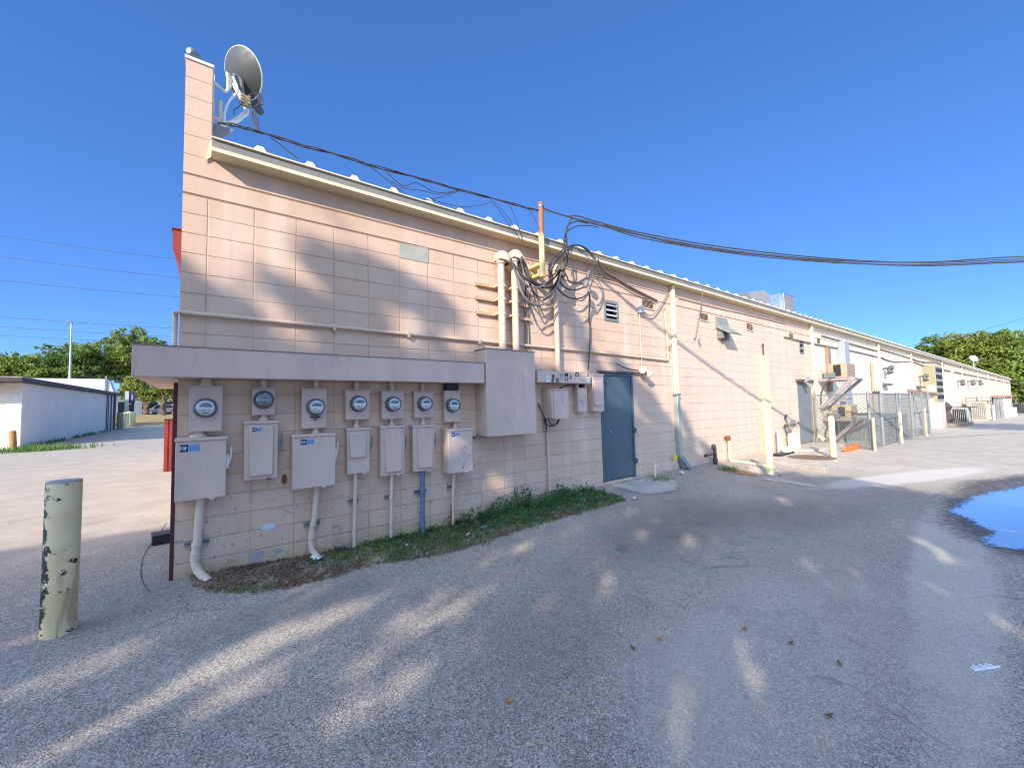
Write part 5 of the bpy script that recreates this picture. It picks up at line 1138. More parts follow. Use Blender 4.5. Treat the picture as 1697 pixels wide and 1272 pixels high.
greyac = simple("grey_appliance_paint", lin(150, 156, 152), .5, var=.07, scale=5, dirt=.15); greenac = simple("greenish_appliance_paint", lin(150, 164, 152), .5, var=.06, scale=5)
G_ = "condenser units inside the chain link fence"
condenser(18.6, -1.2, .95, .95, .95, greenac, "pale green condenser nearest the fence corner", G_, dark=False)
condenser(20.1, -1.15, .9, .9, .95, greyac, "grey condenser in the middle of the chain link enclosure", G_)
condenser(21.7, -1.15, .9, .9, .88, greyac, "grey condenser behind the paired fence posts", G_)
condenser(23.6, -1.1, .8, .8, .85, greyac, "grey condenser at the far end of the chain link enclosure", G_)
# further along
xl, yf = left_face(1503, -.001, 1542); xe = P(1563, 690, yf).x; xm2 = xl + (xe - xl) * .5; zr0 = P(1503, 645, -.01).z; zr1 = V(1542, 651, (xl, 0), (xl, -1)).z; zi = V(1545, 667, (xl, 0), (xl, -1)).z
s = MB(); s.prism([(xl, -.001, zr0), (xl, yf, zr1), (xl, yf, zr1 - .16), (xl, -.001, zr0 - .12)], (xm2 - xl + .2, 0, 0)); tag(s.build("lean_to_roof", simple("brown_lean_to", lin(122, 98, 84), .75, scale=4), loc=(xl, yf / 2, zr1)), "brown lean-to roof over a white wall beyond the fence", "roof")
s = MB(); s.box(xl + .25, xm2, yf + .12, -.001, -.4, zr1 - .165); tag(s.build("white_block_wall", whitewall, loc=(xl + 2, yf / 2, -.4)), "white block enclosure wall under the brown lean-to roof", "wall")
s = MB(); s.box(xm2 + .003, xe, yf - .12, -.001, -.5, zi); tag(s.build("pink_block_wall", simple("pink_enclosure", lin(214, 190, 172), .8, scale=2), loc=(xl + 7, yf / 2, -.5)), "low pinkish block wall beyond the white enclosure", "wall")
xl2, yf2 = left_face(1531, -.001, 1552); zt3 = P(1531, 607, -.01).z
t = thing("duct_tower", "big olive beige duct box standing high against the wall beyond the fence", "duct", (xl2, yf2 / 2, 1.5))
s = MB(); s.box(xl2, xl2 + 2.4, yf2, -.001, 1.2, zt3); s.build("duct_body", olive, t, bevel=.02)
s = MB(); s.box(xl2 - .008, xl2 - .0005, yf2 * .9, yf2 * .2, 1.95, 2.35); s.build("pale_panel", simple("pale_panel", lin(226, 220, 196), .6), t)
s = MB()
for k in range(5): s.box(xl2 + .15, xl2 + 2.25, yf2 - .02, yf2 - .0005, 1.5 + k * .42, 1.75 + k * .42)
s.build("grille", darkcoil, t)
xa, ya = left_face(1572, -.7, 1600)
condenser(xa, ya, 1.9, -.7 - ya, 1.05, simple("pale_cage_paint", lin(170, 172, 164), .6, scale=4), "dark condenser in a pale cage standing on the pavement beyond the fence", "condenser units beyond the fence")
xa, ya = left_face(1604, -.5, 1632)
condenser(xa, ya, 2.0, -.5 - ya, 1.5, simple("cream_appliance", lin(206, 188, 150), .55, scale=3), "large cream condenser inside the farther wire cage", "condenser units beyond the fence", dark=False)
xc, yc = left_face(1597, -.05, 1640)
t = thing("wire_cage", "farther chain link cage round the large cream condenser", "fence", (xc, yc, zg(xc, yc)))
zb = zg(xc, yc)
s = mesh_panel((xc, -.05), (xc, yc), zb + .05, zb + 1.9); s.build("wire_mesh", galvpaint, t, smooth=False, solid=False)
s = MB()
for k in (0, .95): s.tube([(xc, -.05, zb + 1.92 - k), (xc, yc, zb + 1.92 - k), (xc + 8, yc, zb + 1.85 - k)], .035, 6)
s.build("rail", galvpaint, t)
for x, y in ((xc, -.06), (xc, yc * .5), (xc, yc), (xc + 4, yc), (xc + 8, yc)): s = MB(); s.tube([(x, y, zg(x, y) - .1), (x, y, zg(x, y) + 1.98)], .05, 8); s.build("post", galvpaint, t)
xa, ya = left_face(1643, -.05, 1666)
t = thing("board_fence", "grey upright board fence with a red brown cap beyond the wire cages", "fence", (xa, ya / 2, zg(xa, -1)))
s = MB(); k = ya; z = zg(xa, ya)
while k < -.1: s.box(xa, xa + .04, k, k + .13, z - .1, z + 2.2); k += .15
s.box(xa + .04, xa + 7, ya, ya + .04, z - .3, z + 2.2); s.build("boards", greywood, t, smooth=False)
s = MB(); s.box(xa - .4, xa + 7.2, ya - .5, -.001, z + 2.22, z + 2.42); s.build("cap", simple("redbrown_cap", lin(166, 110, 86), .7, scale=2), t)
s = MB(); x = P(1641, 690, ya - .2).x; s.box(x, x + .7, ya - .45, ya - .15, zg(x, ya) - .1, zg(x, ya) + 1.25); tag(s.build("wall_pier", whitewall, loc=(x, ya - .3, zg(x, ya))), "short white pier before the grey board fence", "pier")
for i, (px, hh) in enumerate(((1667, 1.9), (1675.5, 1.0), (1679, 1.0))):
    x = P(px, 690, -1.6).x; z = zg(x, -1.6); s = MB(); s.box(x, x + (2.0 if i == 0 else .5), -1.9, -1.5, z - .1, z + hh); tag(s.build("white_post", whitewall, loc=(x, -1.7, z)), ["white wall end beyond the board fence", "nearer of two short white posts far along the building", "farther of two short white posts far along the building"][i], "post", "white posts far along the building")
x = P(1683, 690, -1.2).x; condenser(x, -2.4, 4.5, 1.4, 1.4, galvpaint, "dark condenser far along beyond the white posts", "condenser units beyond the fence")
t = thing("far_cage", "dim grey cage at the far end of the back wall", "fence", (x - 2, -2.6, zg(x, -3)))
z = zg(x, -3.2); s = MB(); s.tube([(x - 8, -2.6, z + 2.3), (x + 24, -2.6, z + 2.2)], .06, 6)
for k in range(7): s.tube([(x - 8 + k * 5, -2.6, z - .1), (x - 8 + k * 5, -2.6, z + 2.3)], .06, 6)
s.build("frame", galv, t)
# wall furniture far along: lamps, conduits, doors
def lampfar(px, py, label, Y=-.05):
    c = P(px, py, Y); k = max(1, c.x / 26) ** .4; s = MB(); s.tube([(c.x, -.003, c.z), (c.x, -.2 * k, c.z + .03)], .04 * k, 8); s.lathe([(.05 * k, 0), (.08 * k, .1 * k), (.13 * k, .24 * k), (.12 * k, .25 * k)], (c.x, -.2 * k, c.z), (-.2, -.3, -.9), 12); s.lathe([(.05, 0), (.08, .1), (.13, .24)], (c.x, -.2 * k, c.z + .02), (.9, -.3, .1), 10)
    tag(s.build("wall_lamp", simple("dark_lamp", lin(96, 96, 92), .5, scale=8), loc=c), label, "lamp", "wall lamps along the back of the building")
lampfar(1465, 611, "dark wall lamp above the fence, right of the third downspout")
lampfar(1524, 624, "dark wall lamp left of the olive duct box")
lampfar(1587, 632, "dark wall lamp beside the pale wall pipe past the olive duct box")
lampfar(1604, 632, "dark wall lamp just right of the sixth downspout")
lampfar(1617, 632, "dark wall lamp under the small white dish")
for px, py, w_, l in ((1466, 637, .5, "small dark wall box above the fence by the third downspout"), (1522, 641, .9, "dark ledge on the wall left of the olive duct box")):
    c = P(px, py, -.05); s = MB(); s.prism([(c.x - .3, -.001, c.z + .08), (c.x - .3, -.25, c.z + .03), (c.x - .3, -.25, c.z - .05), (c.x - .3, -.001, c.z - .05)], (w_ + .3, 0, 0)); tag(s.build("wall_ledge", simple("dark_ledge", lin(104, 90, 80), .7, scale=6), loc=c), l, "ledge")
for px, yt, yb, l in ((1444, 602, 680, "thin brown pipe rising up the wall inside the fence"), (1576, 613, 690, "pale cream pipe rising up the wall past the olive duct box")):
    a = P(px, yt, -.06); b = P(px, yb, -.06); s = MB(); s.tube([(a.x, -.06, b.z), (a.x, -.06, a.z)], .05 if px < 1500 else .14, 8); tag(s.build("wall_pipe", simple("wall_pipe_brown", lin(186, 150, 120), .6) if px < 1500 else creamgut, loc=(a.x, -.06, b.z)), l, "pipe")
for i, (p0, p1, dip) in enumerate((((1362, 556), (1456, 582), 0), ((1300, 558), (1457, 592), 1), ((1457, 578), (1512, 594), 0), ((1460, 592), (1530, 606), 3), ((1512, 594), (1564, 606), 2), ((1530, 606), (1700, 640), 0))):
    pts = []
    for k in range(7):
        u = k / 6; pts.append(P(p0[0] + (p1[0] - p0[0]) * u, p0[1] + (p1[1] - p0[1]) * u + dip * math.sin(u * PI * 2), -.03))
    s = MB(); s.tube(bez(pts, 3), .022 * max(1, pts[3].x / 26), 6)
    tag(s.build("wall_line", simple("brown_cable", lin(128, 110, 100), .7), loc=pts[0]), ["upper dark cable along the wall above the tall grey duct", "lower dark cable passing the small second window", "upper dark cable between the third and fourth downspouts", "lower wavy cable running to the olive duct box", "wavy dark cable above the olive duct box", "long dark cable along the farthest part of the wall"][i], "cable", "cables strung along the back wall")
# things seen at the foot of the far wall
c = Vector((P(1566, 690, -.5).x, -.6, zg(40, -.6))); s = MB(); s.lathe([(.2, 0), (.3, .5), (.15, .9), (.28, 1.2), (.05, 1.5)], c, (0, 0, 1), 9); tag(s.build("junk_pile", dk, loc=c), "dark clutter heaped against the wall beside the caged condenser", "clutter")
s = MB(); x = 35; s.box(36, 40, -1.6, -.7, zg(38, -1), zg(38, -1) + .16); tag(s.build("low_step", simple("brown_step", lin(146, 126, 106), .8), loc=(38, -1.1, -.2)), "low brown step at the foot of the wall beyond the white enclosure", "step")
# ================================================================== LEFT SIDE OF THE ALLEY
na, fa = G(34, 742), G(190, 711)
hN = V(36, 634, (na.x, na.y), (fa.x, fa.y)).z
dirx = Vector((fa.x - na.x, fa.y - na.y, 0)).normalized(); lft = Vector((-dirx.y, dirx.x, 0))
if lft.x > 0: lft = -lft
t = thing("low_shop", "low off white flat roofed building with dark fascia across the alley on the left", "building", (na.x, na.y, na.z))
zb = na.z - .6; zt_ = hN
q = [na, fa, fa + lft * 14, na + lft * 14]
s = MB(); s.prism([Vector((p.x, p.y, zb)) for p in q], (0, 0, zt_ - zb)); s.build("wall", shopwall, t, smooth=False)
o_ = 1.0; q2 = [na - lft * .25 - dirx * o_, fa - lft * .25 + dirx * .5, fa + lft * 14 + dirx * .5, na + lft * 14 - dirx * o_]
s = MB(); s.prism([Vector((p.x, p.y, zt_ + .005)) for p in q2], (0, 0, .17)); R_ = s.build("roof", brownroof, t, smooth=False)
s = MB(); q3 = [p for p in q2]; s.prism([Vector((p.x, p.y, zt_ + .1755)) for p in q3], (0, 0, .03)); s.build("roof_edge", simple("pale_roof_edge", lin(170, 166, 158), .6), R_)
s = MB()
for k, w_ in ((.25, .12), (1.15, .06), (1.9, .05), (2.3, .05)): 
    c = fa - dirx * (.3 + k); s.tube([(c.x - lft.x * .06, c.y - lft.y * .06, zb), (c.x - lft.x * .06, c.y - lft.y * .06, zt_ - .01)], w_ * .6, 8)
s.build("wall_pipe", simple("dark_pipes", lin(92, 96, 104), .6), t)
s = MB(); c = na + lft * .12 - dirx * .02; s.box(-.10, .32, -.035, 0, zb, zt_ - .45, Matrix.Translation((c.x, c.y, 0)) @ Matrix.Rotation(math.atan2(lft.y, lft.x), 4, 'Z')); s.build("pilaster", simple("white_trim", lin(228, 226, 218), .6), t)
s = MB(); c = na + lft * 1.0 - dirx * .12; s.tube(elbow([(c.x, c.y, zb + .6), (c.x, c.y, zt_ - .5), (c.x - dirx.x * .3, c.y - dirx.y * .3, zt_ - .25), (c.x - dirx.x * .3, c.y - dirx.y * .3, zt_)], .1), .09, 10); s.build("downspout", simple("pale_green_pipe", lin(200, 216, 208), .5), t)
c = G(22, 748); s = MB(); h_ = V(21, 715, (c.x - 1, c.y - .2), (c.x + 1, c.y + .2)).z - c.z
s.lathe([(.1, -.05), (.1, h_), (.07, h_ + .04)], c, (-.06, 0, 1), 18); tag(s.build("bollard", simple("rusty_orange_bollard", lin(164, 124, 70), .7, var=.2, scale=5, dirt=.5, dirtcol=lin(110, 74, 44)), loc=c), "rusty orange bollard in the weeds at the corner of the low shop", "bollard")
for i, px in enumerate((198.5, 204, 208.5, 213.5, 219.5)):
    c = G(px, [711, 708, 707, 706, 705][i]); h_ = [1.15, 1.1, 1.1, 1.15, 1.1][i]
    s = MB(); s.lathe([(.19, -.05), (.19, h_), (.14, h_ + .06), (.05, h_ + .09)], c, (0, 0, 1), 14)
    tag(s.build("bollard", creamyellow if i else simple("dull_bollard", lin(150, 142, 110), .7), loc=c), ["dull grey brown bollard nearest the far corner of the low shop", "yellow bollard second from the far corner of the low shop", "yellow bollard third from the far corner of the low shop", "yellow bollard fourth from the far corner of the low shop", "yellow bollard farthest from the low shop, out in the driveway"][i], "bollard", "bollards at the far end of the alley")
# white shed roof behind
a = P(50, 627, 41); b = P(186, 628, 41)
s = MB(); zz = 0.3; s.prism([(a.x - 8, 41, zz), (b.x, 41, zz), (b.x + .2, 41, b.z - 1.4), (b.x - .2, 41, b.z - .05), (b.x - .5, 41, b.z), (a.x - 8, 41, a.z)], (0, 1.2, 0))
t = thing("white_shed", "pale white metal shed rising behind the low shop roof", "building", (a.x, 41, zz)); s.build("wall", simple("pale_shed_metal", lin(214, 214, 218), .6, var=.03, scale=1), t, smooth=False)
s = MB(); s.box(b.x - .42, b.x - .3, 40.9, 40.99, zz, b.z + .2); s.build("corner_pipe", galvpaint, t)
# sign on a post, street lamp
c = P(209.5, 690, 44); s = MB(); t = thing("sign_post", "green post carrying a dark bordered sign at the far end of the alley", "sign", (c.x, 44, zg(c.x, 44)))
zt2 = P(209, 648, 44).z; s.box(c.x - .13, c.x + .13, 43.9, 44.1, zg(c.x, 44) - .1, zt2); s.build("post", simple("pale_green_post", lin(176, 188, 174), .6), t)
b = P(219, 667, 44); s = MB(); s.box(c.x + .15, b.x + .2, 43.95, 44.05, b.z, zt2 - .05); S = s.build("sign_board", simple("sign_dark", lin(54, 58, 84), .6), t)
s = MB(); s.box(c.x + .3, b.x + .05, 43.93, 43.948, b.z + .25, zt2 - .3); s.build("sign_face", simple("sign_pale", lin(150, 152, 176), .6, var=.2, scale=3), S)
D_ = 50; c = far(116, 640, D_); tp = far(118.5, 536, D_); t = thing("street_lamp", "tall pale green street lamp pole above the low shop roof", "street lamp", (c.x, c.y, 0.9))
s = MB(); s.tube([(c.x, c.y, .9), ((c.x + tp.x) / 2, (c.y + tp.y) / 2, tp.z * .5), tp], [.16, .12, .07], 10); s.build("pole", simple("pale_green_post", lin(176, 188, 174), .6), t)
hd = far(114, 534, D_); s = MB(); s.prism([tp + Vector((.05, 0, -.05)), tp + Vector((.05, 0, .12)), hd + Vector((-.25, 0, .16)), hd + Vector((-.3, 0, .02))], (0, .35, 0)); s.build("lamp_head", simple("lamp_dark", lin(80, 84, 92), .5), t)
# vehicles beyond the verge
def vehicle(px, py, Y, L, H, m, label, kind):
    c = P(px, py, Y); z = zg(c.x, Y); t = thing("parked_car" if kind == 'car' else "parked_van", label, kind, (c.x, Y, z), "cars parked beyond the verge")
    x = c.x; W_ = 1.8
    if kind == 'car': prof = [(0, .3), (0, .75), (.9, .9), (1.5, H), (3.1, H), (3.9, .95), (L, .85), (L, .3)]
    else: prof = [(0, .3), (0, 1.1), (.5, 1.2), (1.1, H), (L, H), (L, .3)]
    s = MB(); s.prism([(x + u, Y, z + v) for u, v in prof], (0, W_, 0)); s.build("body", m, t, bevel=.06)
    s = MB()
    gl = [(1.15, .95), (1.6, H - .1), (3.0, H - .1), (3.6, .97)] if kind == 'car' else [(.75, 1.2), (1.15, H - .15), (L - .4, H - .15), (L - .4, 1.2)]
    s.prism([(x + u, Y - .012, z + v) for u, v in gl], (0, .01, 0)); s.build("window", simple("car_glass", (.02, .025, .03), .1), t)
    for u in (.85, L - .85):
        s = MB(); s.lathe([(.33, 0), (.34, .05), (.34, .18), (.3, .2)], (x + u, Y - .03, z + .34), (0, 1, 0), 18); w_ = s.build("wheel", black, t); s = MB(); s.lathe([(.2, 0), (.18, .02)], (x + u, Y - .052, z + .34), (0, 1, 0), 12); s.build("rim", galv, w_)
vehicle(236, 684, 72, 4.2, 1.45, simple("car_silver", lin(120, 124, 130), .3, .3, var=.02), "silver car parked beyond the verge between the tree trunks", 'car')
vehicle(262, 684, 74, 4.2, 1.5, simple("car_white", lin(224, 226, 230), .3, var=.02), "white car parked beyond the verge next to the building corner", 'car')
s = MB(); a = P(120, 660, 76); b = P(330, 660, 76); s.box(a.x, b.x + 6, 76, 80, 1.2, 5.2)
t = thing("far_store", "pale low store building seen under the trees beyond the parked vehicles", "building", (a.x, 76, 1.2)); s.build("wall", shopwall, t)
s = MB()
for k in range(9): u = a.x + 2 + k * 2.6; s.box(u, u + 1.7, 75.95, 75.99, 1.7, 3.6)
s.build("shop_window", simple("shop_glass", (.03, .035, .045), .15), t)

# ================================================================== TREES
leafA = leaf_material("oak_leaves", lin(102, 126, 56), lin(142, 160, 72), lin(182, 184, 98))
leafB = leaf_material("yellow_green_leaves", lin(112, 128, 54), lin(150, 158, 70), lin(186, 182, 94))  # yellower green foliage colour
leafC = leaf_material("dark_leaves", lin(88, 116, 62), lin(126, 148, 74), lin(166, 174, 96))
def card(mb, c, sz, rng):
    n = Vector((rng.gauss(0, 1), rng.gauss(0, 1), rng.gauss(.4, 1))).normalized(); a = n.orthogonal().normalized(); a = Matrix.Rotation(rng.random() * 6.28, 3, n) @ a; b = n.cross(a)
    l = sz * rng.uniform(.7, 1.3); w_ = l * rng.uniform(.35, .6); o = len(mb.v)
    mb.v += [c - a * l, c - b * w_ + n * w_ * .2, c + a * l, c + b * w_ + n * w_ * .2]; mb.f.append([o, o + 1, o + 2, o + 3])
def limb(mb, a, b, r0, r1, rng, n=5):
    pts = [a.lerp(b, i / n) + Vector((rng.gauss(0, 1), rng.gauss(0, 1), rng.gauss(0, .6))) * (b - a).length * .04 * (0 < i < n) for i in range(n + 1)]
    mb.tube(pts, [r0 + (r1 - r0) * i / n for i in range(n + 1)], 8)
def tree(name, label, base, blobs, nleaf, lsz, m, tr=.3, seed=1, group=None, clump=.75):
    rng = random.Random(seed); base = Vector(base)
    t = thing(name, label, "tree", base, group)
    w = MB(); cen = sum((Vector(b[0]) for b in blobs), Vector()) / len(blobs); fork = base.lerp(Vector((base.x * .5 + cen.x * .5, base.y * .5 + cen.y * .5, cen.z)), .55)
    limb(w, base - Vector((0, 0, .2)), fork, tr, tr * .7, rng)
    for c, r in blobs:
        limb(w, fork, Vector(c), tr * .5, tr * .12, rng)
        for _ in range(4):
            e = Vector(c) + Vector((rng.uniform(-1, 1) * r[0], rng.uniform(-1, 1) * r[1], rng.uniform(-.4, 1) * r[2])) * .8; limb(w, Vector(c).lerp(fork, .3), e, tr * .16, .02, rng, 3)
    w.build("trunk", barkm, t)
    f = MB(); vol = sum(r[0] * r[1] * r[2] for _, r in blobs)
    for c, r in blobs:
        c = Vector(c); k = max(6, int(nleaf * (r[0] * r[1] * r[2]) / vol / 26))
        for _ in range(k):
            d = Vector((rng.gauss(0, 1), rng.gauss(0, 1), rng.gauss(0, 1))).normalized() * (rng.random() ** .38)
            q = c + Vector((d.x * r[0], d.y * r[1], d.z * r[2])); cr = clump * rng.uniform(.6, 1.3) * min(r) * .34
            for _ in range(26): card(f, q + Vector((rng.gauss(0, 1), rng.gauss(0, 1), rng.gauss(0, .75))) * cr * .6, lsz, rng)
    f.build("crown", m, t, smooth=False, solid=False)
    return t
def blobs_px(lst, D):
    out = []
    for (px, py, rx, ry) in lst:
        k = D / FPX; out.append((far(px, py, D), (rx * k, rx * k * .9, ry * k)))
    return out
def ptree(label, lst, D, bx, n, lsz, m, seed, group, tr=.3):
    b = blobs_px(lst, D); q = far(bx, 680, D); z = zg(q.x, q.y)
    return tree("oak_tree", label, (q.x, q.y, z), b, n, lsz, m, tr, seed, group)
LG = "trees beyond the low shop"; RG = "trees rising behind the far end of the block building"
ptree("rounded green tree at the far left, low over the shop roof", [(5, 612, 34, 26), (38, 606, 26, 20), (60, 622, 26, 16)], 50, 20, 6500, .22, leafA, 3, LG)
ptree("wide green tree with thin sparse top behind the street lamp", [(90, 606, 28, 20), (120, 592, 30, 24), (145, 586, 22, 22), (128, 622, 40, 18), (72, 576, 12, 5), (80, 590, 16, 8)], 54, 118, 8500, .22, leafC, 5, LG)
ptree("tallest tree left of the building, its crown partly behind the metal trough", [(190, 570, 18, 20), (222, 560, 26, 17), (212, 592, 40, 24), (250, 572, 22, 14), (192, 612, 34, 22), (268, 580, 14, 8), (255, 600, 26, 20)], 58, 240, 12000, .22, leafA, 8, LG, .36)
ptree("low yellow green tree seen under the trough between the sign and the building corner", [(232, 640, 26, 18), (258, 652, 26, 14), (280, 656, 16, 14), (214, 654, 14, 14)], 52, 243, 6500, .17, leafB, 11, LG, .3)
ptree("tree with forked pale trunk beside the building corner", [(276, 640, 16, 12), (264, 630, 18, 12)], 50, 272, 2800, .17, leafB, 12, LG, .28)
ptree("tree at the left end of the row behind the block building", [(1527, 586, 14, 12), (1545, 578, 22, 22), (1560, 600, 34, 20)], 92, 1545, 5440, .36, leafC, 21, RG)
ptree("dense yellow green tree second in the row behind the block building", [(1580, 574, 26, 20), (1600, 588, 34, 24), (1585, 606, 34, 20)], 88, 1590, 8160, .36, leafB, 22, RG)
ptree("big bushy tree behind the small white dish", [(1625, 572, 30, 22), (1640, 592, 36, 26), (1625, 622, 40, 26)], 86, 1632, 9520, .36, leafB, 23, RG)
ptree("tallest tree of the row, right of the small white dish", [(1665, 566, 26, 20), (1680, 590, 34, 26), (1670, 622, 36, 28), (1690, 650, 30, 22)], 84, 1675, 10880, .36, leafA, 24, RG)
ptree("tree at the right edge of the row behind the building", [(1710, 570, 30, 24), (1725, 600, 36, 34), (1712, 636, 36, 30)], 86, 1715, 8840, .36, leafA, 25, RG)

# two broad oaks standing over the yard towards the sun; their leaves dapple the wall and the asphalt
ENV = [(-12, 2.6), (-9, 3.2), (-7, 3.35), (-3, 3.2), (0, 3.2), (.6, 2.95), (1.7, 3.35), (2.6, 3.2), (3.6, 2.95), (5.4, 2.65), (6.6, 2.35), (8, 1.55), (9, 1.15), (10, .35), (11.3, -1.0), (13.4, -1.6), (15.2, -2.75), (16, -3.5), (17.2, -4.6), (18, -6)]
def env(a):
    for (p, u), (q, v) in zip(ENV, ENV[1:]):
        if p <= a <= q: return u + (v - u) * (a - p) / (q - p)
    return -9
HOLES = []
for (px, py, r) in ((492, 572, .24), (455, 545, .2), (690, 548, .22), (765, 556, .34), (640, 575, .14), (765, 752, .19), (826, 800, .2), (1046, 770, .16), (1062, 690, .16), (1090, 700, .14), (385, 600, .1), (1100, 640, .3), (930, 560, .3)):
    q = P(px, py); HOLES.append((q.x, q.z, r))
for (px, py, r) in ((805, 981, .17), (790, 1000, .14), (842, 955, .12), (816, 926, .11), (722, 1108, .15), (745, 1085, .12), (300, 1135, .13), (360, 1100, .17), (400, 1070, .15), (470, 1058, .15), (515, 1030, .1), (430, 1120, .1), (640, 1070, .13), (1064, 886, .15), (1042, 852, .12), (1090, 857, .12), (1188, 889, .11), (943, 884, .11), (1165, 818, .15), (1190, 845, .12), (1122, 1172, .15), (1239, 1152, .16), (990, 930, .1), (760, 1000, .12), (700, 1010, .1), (1140, 900, .1), (1230, 850, .1), (870, 905, .1), (590, 1010, .1), (1000, 980, .1), (640, 1150, .12), (1525, 895, .13), (1560, 918, .15), (1610, 1005, .16), (1650, 1028, .2), (1692, 1060, .2), (218, 1180, .14), (150, 1092, .13), (60, 1050, .14), (20, 1090, .1), (110, 1130, .08), (260, 1010, .08), (425, 935, .1), (1015, 806, .12), (565, 1165, .14), (900, 1013, .09), (1420, 958, .1), (1300, 830, .14)):
    q = G(px, py); HOLES.append((q.x - 1.6 * q.y, q.z + .95 * q.y, max(.2, r * 1.45)))
BANDS = []
for (a_, b_, w_) in (((528, 425), (650, 478), .17), ((650, 478), (765, 540), .17), ((765, 540), (790, 580), .11), ((600, 432), (730, 505), .11), ((545, 450), (620, 520), .13), ((300, 468), (345, 490), .12), ((345, 490), (400, 520), .10), ((400, 520), (480, 575), .11), ((455, 470), (500, 495), .10), ((500, 495), (545, 545), .13), ((300, 525), (345, 560), .14), ((345, 535), (440, 590), .13), ((560, 510), (610, 560), .11), ((620, 545), (660, 600), .12), ((560, 560), (600, 600), .12), ((700, 545), (745, 590), .12),
    ((1020, 600), (1055, 640), .12), ((1050, 640), (1080, 690), .14), ((1075, 655), (1100, 700), .12), ((1095, 690), (1130, 735), .14), ((1128, 680), (1148, 735), .09), ((1165, 735), (1185, 770), .10), ((930, 500), (960, 545), .14), ((960, 560), (990, 620), .16)):
    p_, q_ = P(*a_), P(*b_); BANDS.append((p_.x, p_.z, q_.x, q_.z, w_ * .74))
def in_band(a, b):
    for x0_, z0_, x1q, z1q, w_ in BANDS:
        dx_, dz_ = x1q - x0_, z1q - z0_; t_ = max(0, min(1, ((a - x0_) * dx_ + (b - z0_) * dz_) / (dx_ * dx_ + dz_ * dz_)))
        if math.hypot(a - x0_ - dx_ * t_, b - z0_ - dz_ * t_) < w_ * (1 + .5 * noise.noise(Vector((a * 4, b * 4, 7)))): return True
    return False
def open_part(a, b):                               # airy outer sprays of the crown
    return (a < 5 and b > 2.28) or (5 <= a < 7.4 and b > 2.28 - (a - 5) * .42) or (7.4 <= a < 11.5 and b > 1.27 - (a - 7.4) * .42)
rng = random.Random(42); fo = [MB(), MB()]; limbs = [[], []]
EXTRA = []
for x0_, z0_, x1q, z1q, w_ in BANDS:
    for k in range(int(6 + 20 * math.hypot(x1q - x0_, z1q - z0_))): u = rng.random(); EXTRA.append((x0_ + (x1q - x0_) * u, z0_ + (z1q - z0_) * u))
for it in range(2100 + len(EXTRA)):
    a = rng.uniform(-11, 17.5); b = rng.uniform(-6.2, 3.4); top = env(a)
    if it >= 2100: a, b = EXTRA[it - 2100]; top = b + 2
    if b > top: continue
    if b < -.8 and rng.random() < .0: continue
    if top - b < 1.1 and rng.random() < .45 - .3 * (top - b): continue
    y = rng.uniform(-13.5, -8.2) if a < 8 else rng.uniform(-12.5, -9)
    k = 0 if a < 3.5 else 1; limbs[k].append((a, b, y))
    for _ in range(40):
        if b > 1: u, v = rng.gauss(0, .42), rng.gauss(0, .17)
        else: u, v = rng.gauss(0, .36), rng.gauss(0, .22)
        w_ = rng.gauss(0, .35)
        la, lb = a + u * .9 + v * .3, b - u * .5 + v
        if open_part(la, lb):
            if not in_band(la, lb) and rng.random() < .996: continue
        elif lb > env(la) + .12: continue
        if any((la - ha) ** 2 + (lb - hb) ** 2 < (hr * (1 + .35 * noise.noise(Vector((la * 3, lb * 3, 1))))) ** 2 for ha, hb, hr in HOLES) and rng.random() < .985: continue
        yy = y + w_; card(fo[k], Vector((la + 1.6 * yy, yy, lb - .95 * yy)), .13, rng)
for k, (bx, by, lab) in enumerate(((-17.5, -11, "broad oak standing out of frame over the left of the yard"), (-6.5, -10.8, "broad oak standing out of frame behind the photographer"))):
    t = thing("shade_oak", lab, "tree", (bx, by, 0), "oaks shading the yard")
    w = MB(); fork = Vector((bx + .3, by, 3.6)); limb(w, Vector((bx, by, -.2)), fork, .42, .34, rng)
    L = limbs[k]; rng.shuffle(L)
    mains = []
    for (a, b, y) in L[:7]: e = Vector((a + 1.6 * y, y, b - .95 * y - .3)); limb(w, fork, e, .17, .05, rng); mains.append(e)
    for (a, b, y) in L[7:190]:
        e = Vector((a + 1.6 * y, y, b - .95 * y)); m0_ = min(mains, key=lambda q: (q - e).length); limb(w, fork.lerp(m0_, rng.uniform(.45, .9)), e, .035, .008, rng, 4)
    w.build("trunk", barkm, t); fo[k].build("crown", leafA, t, smooth=False, solid=False)

tree("shade_oak", "oak standing out of frame on the right, shading the far pavement", (19, -13.5, 0), [((18, -13.2, 9.6), (2.6, 1.6, 1.0)), ((21, -13, 10.0), (2.4, 1.6, .9)), ((24.5, -13.2, 9.9), (2.2, 1.5, .9))], 4200, .16, leafA, .3, 77, "oaks shading the yard")
